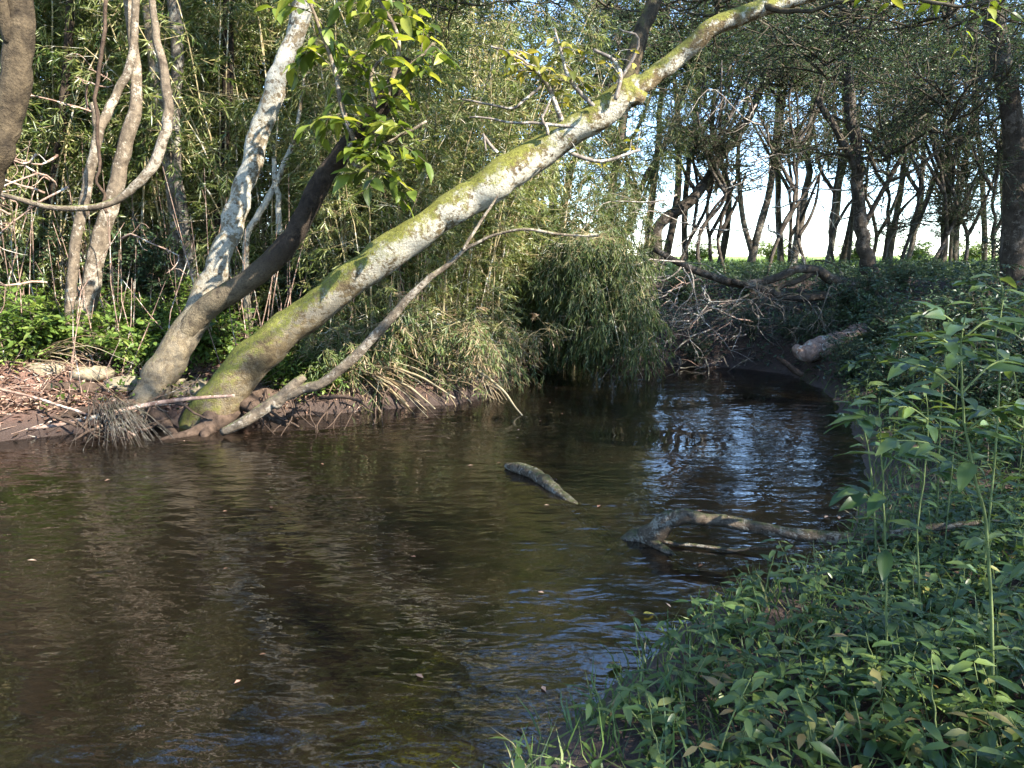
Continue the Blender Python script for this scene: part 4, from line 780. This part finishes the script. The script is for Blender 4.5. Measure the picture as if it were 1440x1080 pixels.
# dead straw-coloured canes drooping over the water
for k, (a, b, lab) in enumerate([((490, 512), (590, 565), 'uppermost straw-coloured dead cane drooping over the water'), ((500, 520), (575, 572), 'dead cane second from top of the drooping fan'), ((520, 505), (640, 560), 'long dead cane reaching farthest right from the fan'),
                                 ((505, 525), (590, 590), 'lowest dead cane, its tip in the water'), ((540, 530), (612, 575), 'short dead cane in the middle of the fan'), ((530, 540), (560, 562), 'stub of a broken cane near the waterline'), ((670, 520), (735, 585), 'lone dead cane touching the blue reflections')]):
    stick('dead_cane', lab, 'cane', [(*a, 2, 8.5), ((a[0] + b[0]) / 2, (a[1] + b[1]) / 2 - 8, 1.8, 8.2), (*b, 1, 7.9)], 8.2, M['straw'], 5, 0, .02, 'dead canes drooping from the left bank')
def cane_spray(label, px, py, Y, n, a0, a1, l0, l1, seed):
    global rng
    keep = rng; rng = np.random.default_rng(seed); c = P(px, py, Y); rt = thing('dead_cane_spray', label, 'dead canes', c, 'dead canes drooping from the left bank')
    for k in range(n):
        an = R(rng.uniform(a0, a1)); l = rng.uniform(l0, l1); d = np.array([math.cos(an), rng.uniform(-.6, .05), math.sin(an)])
        s_ = c + rng.normal(0, .07, 3); mb = MB()
        tube(mb, [s_, s_ + d * l * .5 + np.array([0, 0, .05]), s_ + d * l + np.array([0, 0, -.14 * l])], [.006, .004, .0015], 4, 8, 0, .04); part(mb, 'cane', M['straw'], rt)
    rng = keep
cane_spray('wide spray of dead canes fanning over the water under the thin bare branch', 495, 512, 8.3, 22, -50, 5, .5, 1.3, 5)
cane_spray('spray of dead canes on the bank edge above the waterline in the middle', 600, 520, 8.7, 14, -60, 10, .3, .9, 6)
cane_spray('small spray of dead canes beside the blue reflections', 672, 522, 8.9, 10, -70, -20, .3, .7, 7)
cane_spray('dead canes lying over the litter left of the forked tree', 60, 500, 7.8, 12, -25, 20, .4, 1.2, 8)
mb = MB()
for k in range(70):
    px_ = rng.uniform(10, 560); p = P(px_, rng.uniform(545, 575), rng.uniform(7.3, 7.9)); q = p + np.array([rng.normal(0, .18), -rng.uniform(.15, .5), 0]); q[2] = rng.uniform(-.06, .05)
    tube(mb, [p, (p + q) / 2 + rng.normal(0, .05, 3) + np.array([0, 0, .03]), q], [.009, .007, .003], 5, 9, 0, .06, cap=False)
o = mb.build('root_strands', M['root'], kind='stuff'); o['label'] = 'thin dark root strands trailing from the left bank into the water'
# rocks
def rock(label, px, py, Y, rx, ry, rz_):
    c = P(px, py, Y); me_b = MB(); n, m2 = 14, 9; a = np.arange(n) / n * 2 * math.pi; b = np.linspace(-1.5, 1.5, m2)
    A, B = np.meshgrid(a, b); k = 1 + .35 * vn(np.cos(A) * 2 + px, np.sin(A) * 2 + B * 1.7) + .2 * vn(np.cos(A) * 5 + px, np.sin(A) * 5 + B * 4)
    v = np.stack([c[0] + rx * np.cos(A) * np.cos(B) ** .7 * k, c[1] + ry * np.sin(A) * np.cos(B) ** .7 * k, c[2] + rz_ * np.sin(B) * k], -1).reshape(-1, 3)
    i = np.arange(m2 - 1)[:, None] * n; j = np.arange(n)[None, :]
    me_b.add(v, np.stack([i + j, i + (j + 1) % n, i + n + (j + 1) % n, i + n + j], -1).reshape(-1, 4))
    tag(me_b.build('rock', M['rock']), label, 'rock', 'yellowish rocks on the left bank')
rock('flat yellowish rock left of the crooked stem foot', 62, 520, 7.9, .22, .16, .08); rock('yellowish rock below the crooked stem foot', 128, 526, 7.9, .24, .15, .08)
rock('small rock at the left edge above the log', 20, 522, 7.9, .14, .12, .07); rock('long low rock between crooked stem and forked tree', 175, 540, 7.8, .18, .14, .08); rock('rock wedged between the two leaning trunks', 268, 552, 7.9, .26, .2, .14)

# ------------------------------------------------------------------ litter, grass, ground cover (uncountable)
def scatter(n, x0, x1, y0, y1, cond):
    x = rng.uniform(x0, x1, n); y = rng.uniform(y0, y1, n); d = shore(x, y); k = cond(x, y, d)
    return x[k], y[k], d[k]
x, y, d = scatter(90000, -9, 3, 5.5, 13, lambda x, y, d: (d > .02 + .2 * rng.random(len(x))) & (d < 4.5) & ((x < 1)))
z = H(x, y) + rng.uniform(.005, .03, len(x)); mb = MB()
leaves(mb, np.stack([x, y, z], -1), np.column_stack([rng.normal(0, 1, (len(x), 2)), rng.normal(0, .35, len(x))]), np.column_stack([rng.normal(0, .45, (len(x), 2)), np.ones(len(x))]), rng.uniform(.04, .10, len(x)), rng.uniform(.02, .04, len(x)), rng.random(len(x)), 'r')
o = mb.build('leaf_litter', M['litter'], kind='stuff'); o['label'] = 'pinkish dry leaf litter covering the left bank'
# dead fallen canes and twigs on the left bank
x, y, d = scatter(4200, -8.5, 1, 6, 12, lambda x, y, d: (d > .0) & (d < 4) & (rng.random(len(x)) < 1 / (.4 + d))); z = H(x, y) + rng.uniform(.01, .3, len(x)) ** 1.3
dr = nrm(np.column_stack([rng.normal(0, 1, (len(x), 2)), rng.normal(0, .35, len(x))])) * rng.uniform(.1, .6, len(x))[:, None]
mb = MB(); A = np.stack([x, y, z], -1); prisms(mb, A - dr * .5, A + dr * .5, .005, .002, rng.random(len(x)))
o = mb.build('fallen_twigs', M['dead_wood'], kind='stuff'); o['label'] = 'dry fallen twigs scattered on the left bank'
# thin upright dry stalks of the thicket
x, y, d = scatter(650, -8, 1.0, 7.5, 12.5, lambda x, y, d: (d > .5) & (d < 4.5)); z = H(x, y)
hh = rng.uniform(.4, 2.2, len(x)); A = np.stack([x, y, z - .03], -1); Bp = A + np.column_stack([rng.normal(0, .22, len(x)) * hh, rng.normal(0, .15, len(x)) * hh, hh]); mid = (A + Bp) / 2 + rng.normal(0, .05, A.shape)
mb = MB(); prisms(mb, A, mid, .007, .006, rng.random(len(x))); prisms(mb, mid, Bp, .006, .003, rng.random(len(x)))
o = mb.build('dry_stalks', M['dead_wood'], kind='stuff'); o['label'] = 'dry upright stalks crowding the floor of the bamboo thicket'

def on_right(x, y, d): return (d > .02) & (y > .2) & (x > -1.6) & ~((np.hypot(x, y) < .75))
# low grass of the right bank
x, y, d = scatter(70000, -1.5, 7, 1.0, 10.5, lambda x, y, d: on_right(x, y, d) & (x < y * .72 + .9) & (rng.random(len(x)) < .9 / (1 + .05 * y * y)))
z = H(x, y); mb = MB(); k = len(x)
leaves(mb, np.stack([x, y, z], -1), np.column_stack([rng.normal(0, .55, (k, 2)), np.ones(k)]), rng.normal(0, 1, (k, 3)), rng.uniform(.06, .20, k), rng.uniform(.005, .010, k), rng.random(k), 'b', .5)
o = mb.build('grass', M['grass'], kind='stuff'); o['label'] = 'fine green grass along the right bank'
# leafy ground cover of the right bank: opposite leaves on short creeping stems
x, y, d = scatter(16000, -1.5, 8, 1.0, 11, lambda x, y, d: on_right(x, y, d) & (d > .14 + .5 * rng.random(len(x)) ** 1.5 + .12 * (y < 2.2)) & (x < y * .72 + .9) & (rng.random(len(x)) < 1 / (1 + .015 * y * y)))
k = len(x); z = H(x, y); stem, lf, lg = MB(), MB(), MB()
hh = rng.uniform(.05, .17, k) * (1 + .5 * np.clip(d - .3, 0, 1.2)); ln = rng.normal(0, .35, (k, 2)); A = np.stack([x, y, z - .01], -1); Bp = A + np.column_stack([ln * hh[:, None], hh])
prisms(stem, A, Bp, .0022, .0014, .5)
for q in range(4):
    t = (.35 + .22 * q); c = A + (Bp - A) * t; az = rng.uniform(0, 6.28, k) if q == 0 else az + 1.57
    for s in (0, math.pi):
        dd = np.column_stack([np.cos(az + s), np.sin(az + s), rng.normal(.30 - .15 * q + .2 * (q == 3), .22, k)]); L = rng.uniform(.05, .10, k) * (1.05 - .16 * abs(q - 1.6))
        near = y < 5.5; nv = np.column_stack([rng.normal(0, .25, (k, 2)), np.ones(k)]); rr = np.clip(rng.random(k) * .5 + .45 * (vn(x * 1.6, y * 1.6) + .5) + .05 * q + .3 * (rng.random(k) < .03), 0, 1)
        for msk, kd in ((near, 'g'), (~near, 'r')):
            leaves(lf, c[msk], dd[msk], nv[msk], L[msk], L[msk] * .40, rr[msk], kd, .3)
rt = bpy.data.objects.new('ground_cover', lf.mesh('ground_cover', M['leaf_weed'])); COL.objects.link(rt); rt['kind'] = 'stuff'; rt['label'] = 'dense low leafy herbs covering the right bank'
so_ = link('stems', stem.mesh('stems', M['stem_green']), rt)
# far bank ground cover
x, y, d = scatter(60000, -1, 13, 8.5, 19, lambda x, y, d: (d > .12) & ((x > .8) | (y > 12.5)))
k = len(x); z = H(x, y) + rng.random(k) ** 1.5 * .35; mb = MB()
leaves(mb, np.stack([x, y, z], -1), rng.normal(0, 1, (k, 3)) * np.array([1, 1, .5]), np.column_stack([rng.normal(0, .5, (k, 2)), np.ones(k)]), rng.uniform(.05, .11, k), rng.uniform(.02, .04, k), rng.random(k), 'r')
o = mb.build('undergrowth', M['leaf_bush'], kind='stuff'); o['label'] = 'dim leafy undergrowth on the far bank'
# small creepers over the left bank
x, y, d = scatter(24000, -9, 1.5, 6.5, 13, lambda x, y, d: (d > .15) & (d < 5) & (vn(x * 1.4 + 9, y * 1.4) > -.08)); k = len(x)
z = H(x, y) + rng.random(k) ** 1.4 * .30; mb = MB()
leaves(mb, np.stack([x, y, z], -1), rng.normal(0, 1, (k, 3)) * np.array([1, 1, .4]), np.column_stack([rng.normal(0, .5, (k, 2)), np.ones(k)]), rng.uniform(.04, .09, k), rng.uniform(.022, .04, k), rng.random(k), 'g', .2)
o = mb.build('creepers', M['leaf_shrub'], kind='stuff'); o['label'] = 'small-leaved green creepers patching the left bank'
# field grass at the field edge
x, y, d = scatter(30000, 0, 32, 20, 42, lambda x, y, d: x < y * .78); k = len(x); z = H(x, y); mb = MB()
leaves(mb, np.stack([x, y, z], -1), np.column_stack([rng.normal(0, .4, (k, 2)), np.ones(k)]), rng.normal(0, 1, (k, 3)), rng.uniform(.15, .45, k), rng.uniform(.02, .05, k), rng.random(k), 'b', .4)
o = mb.build('field_grass', M['leaf_shrub'], kind='stuff'); o['label'] = 'tall sunlit grass of the field behind the far bank trees'
# trailing dark grass tuft in the water at the left
c = P(150, 600, 6.75); rt = thing('grass_tuft', 'dark trailing tuft of wet grass hanging into the water left of the forked tree', 'grass tuft', (c[0], c[1], 0.05))
mb = MB()
for k in range(90):
    a = rng.normal(-.6, .7); l = rng.uniform(.25, .62); d = np.array([math.cos(a), math.sin(a) * .7, 0]); s = c + rng.normal(0, .07, 3) + np.array([0, 0, .05])
    tube(mb, [s, s + d * l * .4 + np.array([0, 0, .09 + rng.random() * .06]), s + d * l * .8 + np.array([0, 0, -.02]), s + d * l + np.array([0, 0, -.14])], [.003, .003, .002, .001], 3, 7, 0, .02, cap=False)
part(mb, 'blades', M['bark_grey'], rt)
mb = MB()
for k in range(14):
    s = c + rng.normal(0, .1, 3) * np.array([2.5, 1, .6]); d = nrm(rng.normal(0, 1, 3) * np.array([1, .5, .5]))
    tube(mb, [s - d * .15, s + rng.normal(0, .04, 3), s + d * .25], [.012, .014, .006], 6, 9, .1, .04)
part(mb, 'roots', M['root'], rt)
# roots in the mud of the left bank
for k, (a, b, lab) in enumerate([((10, 575), (120, 600), 'exposed root snaking over mud at the far left'), ((90, 565), (170, 590), 'exposed root beside the grass tuft'), ((330, 575), (420, 600), 'exposed root at the waterline right of the mossy trunk'), ((230, 560), (290, 590), 'exposed root joining the two leaning trunk bases'), ((450, 560), (520, 576), 'exposed root under the thin bare branch')]):
    pa = P(*a, 7.4); pb = P(*b, 7.1); m_ = (pa + pb) / 2 + rng.normal(0, .06, 3)
    mb = MB(); tube(mb, [pa, pa * .6 + m_ * .4 + rng.normal(0, .04, 3), m_, pb], [.02, .018, .016, .008], 8, 18, .15, .05)
    tag(mb.build('root', M['root']), lab, 'root', 'bare roots in the mud of the left bank')

# ------------------------------------------------------------------ weeds in front
def weed_parts(root, pts, leafs, nodes, s0, org, mats='stem_green', r0=.006, seed=0, taper=.7, up=.15):
    global rng
    keep = rng; rng = np.random.default_rng(seed)
    mb = MB(); q, _ = tube(mb, pts, np.linspace(r0, r0 * .4, len(pts)), 7, 6 * len(pts), 0, .01)
    link('stem', mb.mesh('stem', M[mats], org), root)
    az = rng.uniform(0, 3)
    for k, t in enumerate(nodes):
        c = q[int(t * (len(q) - 1))]; az += 1.57 + rng.normal(0, .2)
        for s in (0, math.pi):
            if rng.random() < .08: continue
            a = az + s + rng.normal(0, .15); d = np.array([math.cos(a), math.sin(a), up + rng.normal(0, .2)])
            put_leaf(root, leafs[rng.integers(len(leafs))], c + nrm(d) * .008, d, np.array([0, 0, 1.]) + rng.normal(0, .2, 3), s0 * (1 - taper * .35 * abs(t - .55) / .5) * rng.uniform(.75, 1.15), org)
    rng = keep
def tall_weed(label, spec, Y, nodes, s0, seed, r0=.006, side=()):
    pts = [P(a, b, yy) for a, b, yy in spec]; z = H1(pts[0][0], pts[0][1]); pts[0][2] = z - .01
    rt = thing('tall_weed', label, 'weed', (pts[0][0], pts[0][1], z), 'tall weeds in front on the right bank')
    weed_parts(rt, pts, LW, nodes, s0, ORG[rt.name], r0=r0, seed=seed)
    for k, (t, dx, dy, dz) in enumerate(side):
        i0 = t * (len(pts) - 1); i1 = int(i0); c = pts[i1] + (pts[min(i1 + 1, len(pts) - 1)] - pts[i1]) * (i0 - i1)
        e = c + np.array([dx, dy, dz]); mb = MB(); q, _ = tube(mb, [c, c * .45 + e * .55 + np.array([0, 0, .02]), e], [.0035, .003, .002], 5, 10)
        b = link('side_shoot', mb.mesh('side_shoot', M['stem_green'], ORG[rt.name]), rt)
        for tt in (.5, .75, .98):
            cc = q[int(tt * 9)]; a = math.atan2(dy, dx)
            for s in (-1, 1):
                dd = np.array([math.cos(a + s * .9), math.sin(a + s * .9), rng.normal(.1, .2)]); put_leaf(b, LW[rng.integers(5)], cc, dd, np.array([0, 0, 1.]) + rng.normal(0, .25, 3), s0 * rng.uniform(.6, .95), ORG[rt.name])
    return rt
tall_weed('tall weed whose straight stem stands before the end of the fallen branch', [(1250, 915, 2.35), (1246, 800, 2.35), (1243, 700, 2.35), (1238, 610, 2.35), (1236, 560, 2.35)], 2.35, [.2, .32, .44, .54, .66, .76, .86, .94, 1], 1.0, 1, .0042, [(.8, -.09, -.05, .03), (.9, .12, .05, .06), (.6, .1, .06, .05), (.45, -.1, .04, .06)])
tall_weed('tallest weed with a yellow-green stem and whorled leaves at right', [(1412, 880, 2.1), (1388, 760, 2.1), (1366, 650, 2.1), (1353, 560, 2.1), (1352, 490, 2.1), (1358, 440, 2.1)], 2.1, [.2, .30, .4, .5, .62, .7, .78, .86, .93, 1], 1.0, 2, .005, [(.5, .1, -.05, .08), (.85, .1, .0, .05), (.9, -.1, .02, .04), (.62, .15, .05, .09), (.62, -.15, .03, .08), (.75, -.12, -.05, .07), (.4, -.2, .05, .05)])
tall_weed('slim weed left of the tallest one', [(1300, 880, 2.6), (1290, 760, 2.6), (1300, 660, 2.6), (1305, 590, 2.6), (1300, 540, 2.6)], 2.6, [.4, .6, .75, .88, 1], .85, 3, .004, [(.75, -.12, 0, .04)])
tall_weed('weed arching in from the right edge', [(1470, 900, 2.2), (1455, 740, 2.2), (1440, 610, 2.2), (1425, 520, 2.2)], 2.2, [.3, .5, .65, .8, .92, 1], .9, 4, .005, [(.7, -.12, .05, .03)])
tall_weed('weed behind the straight-stemmed one, over the water', [(1240, 720, 3.6), (1225, 660, 3.6), (1215, 600, 3.6), (1205, 560, 3.6)], 3.6, [.3, .5, .7, .88, 1], 1.0, 5, .005, [(.7, -.12, .0, .03)])
tall_weed('weed rising in front of the dark bushes at right', [(1400, 640, 3.2), (1405, 560, 3.2), (1400, 480, 3.2), (1410, 420, 3.2), (1405, 390, 3.2)], 3.2, [.2, .4, .55, .7, .85, 1], 1.05, 6, .005, [(.8, -.12, .05, .04)])
for lab, sx_, sy_, Y_, hp, k_ in [('weed right of the slim one, head among the bushes', 1345, 600, 3.4, 130, 12), ('weed on the bank just above the end of the fallen branch', 1290, 700, 3.9, 120, 14),
        ('weed in the hollow in front of the stump', 1225, 560, 6.4, 70, 16), ('weed midway between stump and tallest weed', 1290, 540, 5.6, 90, 17), ('leafy weed at the right edge behind the arching one', 1450, 520, 4.2, 110, 18)]:
    tall_weed(lab, [(sx_, sy_, Y_), (sx_ + rng.uniform(-10, 14), sy_ - hp * .5, Y_), (sx_ + rng.uniform(-25, 25), sy_ - hp, Y_)], Y_, [.15, .3, .42, .54, .66, .78, .9, 1], 1.35, k_, .003, [(.5, -.14, .0, .08), (.6, .12, .06, .09), (.75, -.08, -.1, .06), (.35, .13, -.05, .08)])
tall_weed('second weed in front of the dark bushes, nearer the stump', [(1330, 620, 3.9), (1325, 540, 3.9), (1335, 470, 3.9), (1330, 430, 3.9)], 3.9, [.2, .4, .6, .8, 1], 1.05, 7, .005)
# broad-leaved herbs: five kinds with a stem and single leaves, copied
protos = []
for k in range(5):
    rt = thing('leafy_herb', 'x', 'herb', (0, 0, 0)); h = .11 + .03 * k; dx = .03 * (k - 2)
    weed_parts(rt, [np.array([0, 0, -.01]), np.array([dx, .01, h * .5]), np.array([dx * 1.8, -.01, h])], LW, [.35, .6, .82, 1][:(3 if k < 2 else 4)], .62, np.zeros(3), r0=.003, seed=60 + k)
    protos.append(rt)
n_ = 0; placed = []
for tries in range(6000):
    if n_ >= 150: break
    y_ = rng.uniform(1.35, 4.4) ** 1.0; x_ = rng.uniform(-.6, y_ * .68 + .1); d_ = float(shore(np.array([x_]), np.array([y_]))[0])
    if d_ < .2 + .35 * (y_ < 2.3) or math.hypot(x_, y_) < .9: continue
    if any((x_ - a) ** 2 + (y_ - b) ** 2 < .010 for a, b in placed): continue
    placed.append((x_, y_)); pr = protos[rng.integers(5)]
    o = pr if (n_ < 5 and (pr := protos[n_]) is not None) else copy_tree(pr)
    o.location = (x_, y_, H1(x_, y_)); o.rotation_euler = (0, 0, rng.uniform(0, 6.28)); s = rng.uniform(.8, 1.25); o.scale = (s, s, s)
    o['label'] = 'leafy green herb with paired pointed leaves in the right bank carpet'; o['group'] = 'leafy herbs of the right bank'; n_ += 1
x, y, d = scatter(900, -4.5, 2.2, 2.0, 10, lambda x, y, d: (d < -.03) & (rng.random(len(x)) < .06 + .9 * np.exp(d * 5))); k = len(x); mb = MB()
leaves(mb, np.stack([x, y, np.full(k, .006)], -1), np.column_stack([rng.normal(0, 1, (k, 2)), np.zeros(k)]), np.column_stack([rng.normal(0, .03, (k, 2)), np.ones(k)]), rng.uniform(.02, .06, k), rng.uniform(.01, .025, k), rng.random(k), 'r', .02)
o = mb.build('floating_leaves', M['litter'], kind='stuff'); o['label'] = 'small dry leaves floating along the edges of the stream'
# fallen leaves lying at the near water's edge
for px, py, c, lab in [(866, 957, LY, 'yellow fallen leaf on the mud at the near water edge'), (852, 938, LB, 'pale green fallen leaf just off the near water edge'), (905, 862, LY, 'small fallen leaf on wet mud below the fallen branch')]:
    p = W(px, py, .015); z = max(H1(p[0], p[1]), 0) + .012; o = put_leaf(None, c[1], (p[0], p[1], z), (1, .3, .02), np.array([0, 0, 1.]), .55); o.name = 'fallen_leaf'; tag(o, lab, 'leaf')
# narrow twig lying in the water bottom centre
stick('stick', 'thin dark twig lying across the shallows at the bottom', 'branch', [(570, 1005, 1.2, 2.65), (640, 1032, 2, 2.55), (700, 1052, 2.4, 2.48), (760, 1070, 2.2, 2.42)], 2.5, M['bark_dark'], 6, 0)
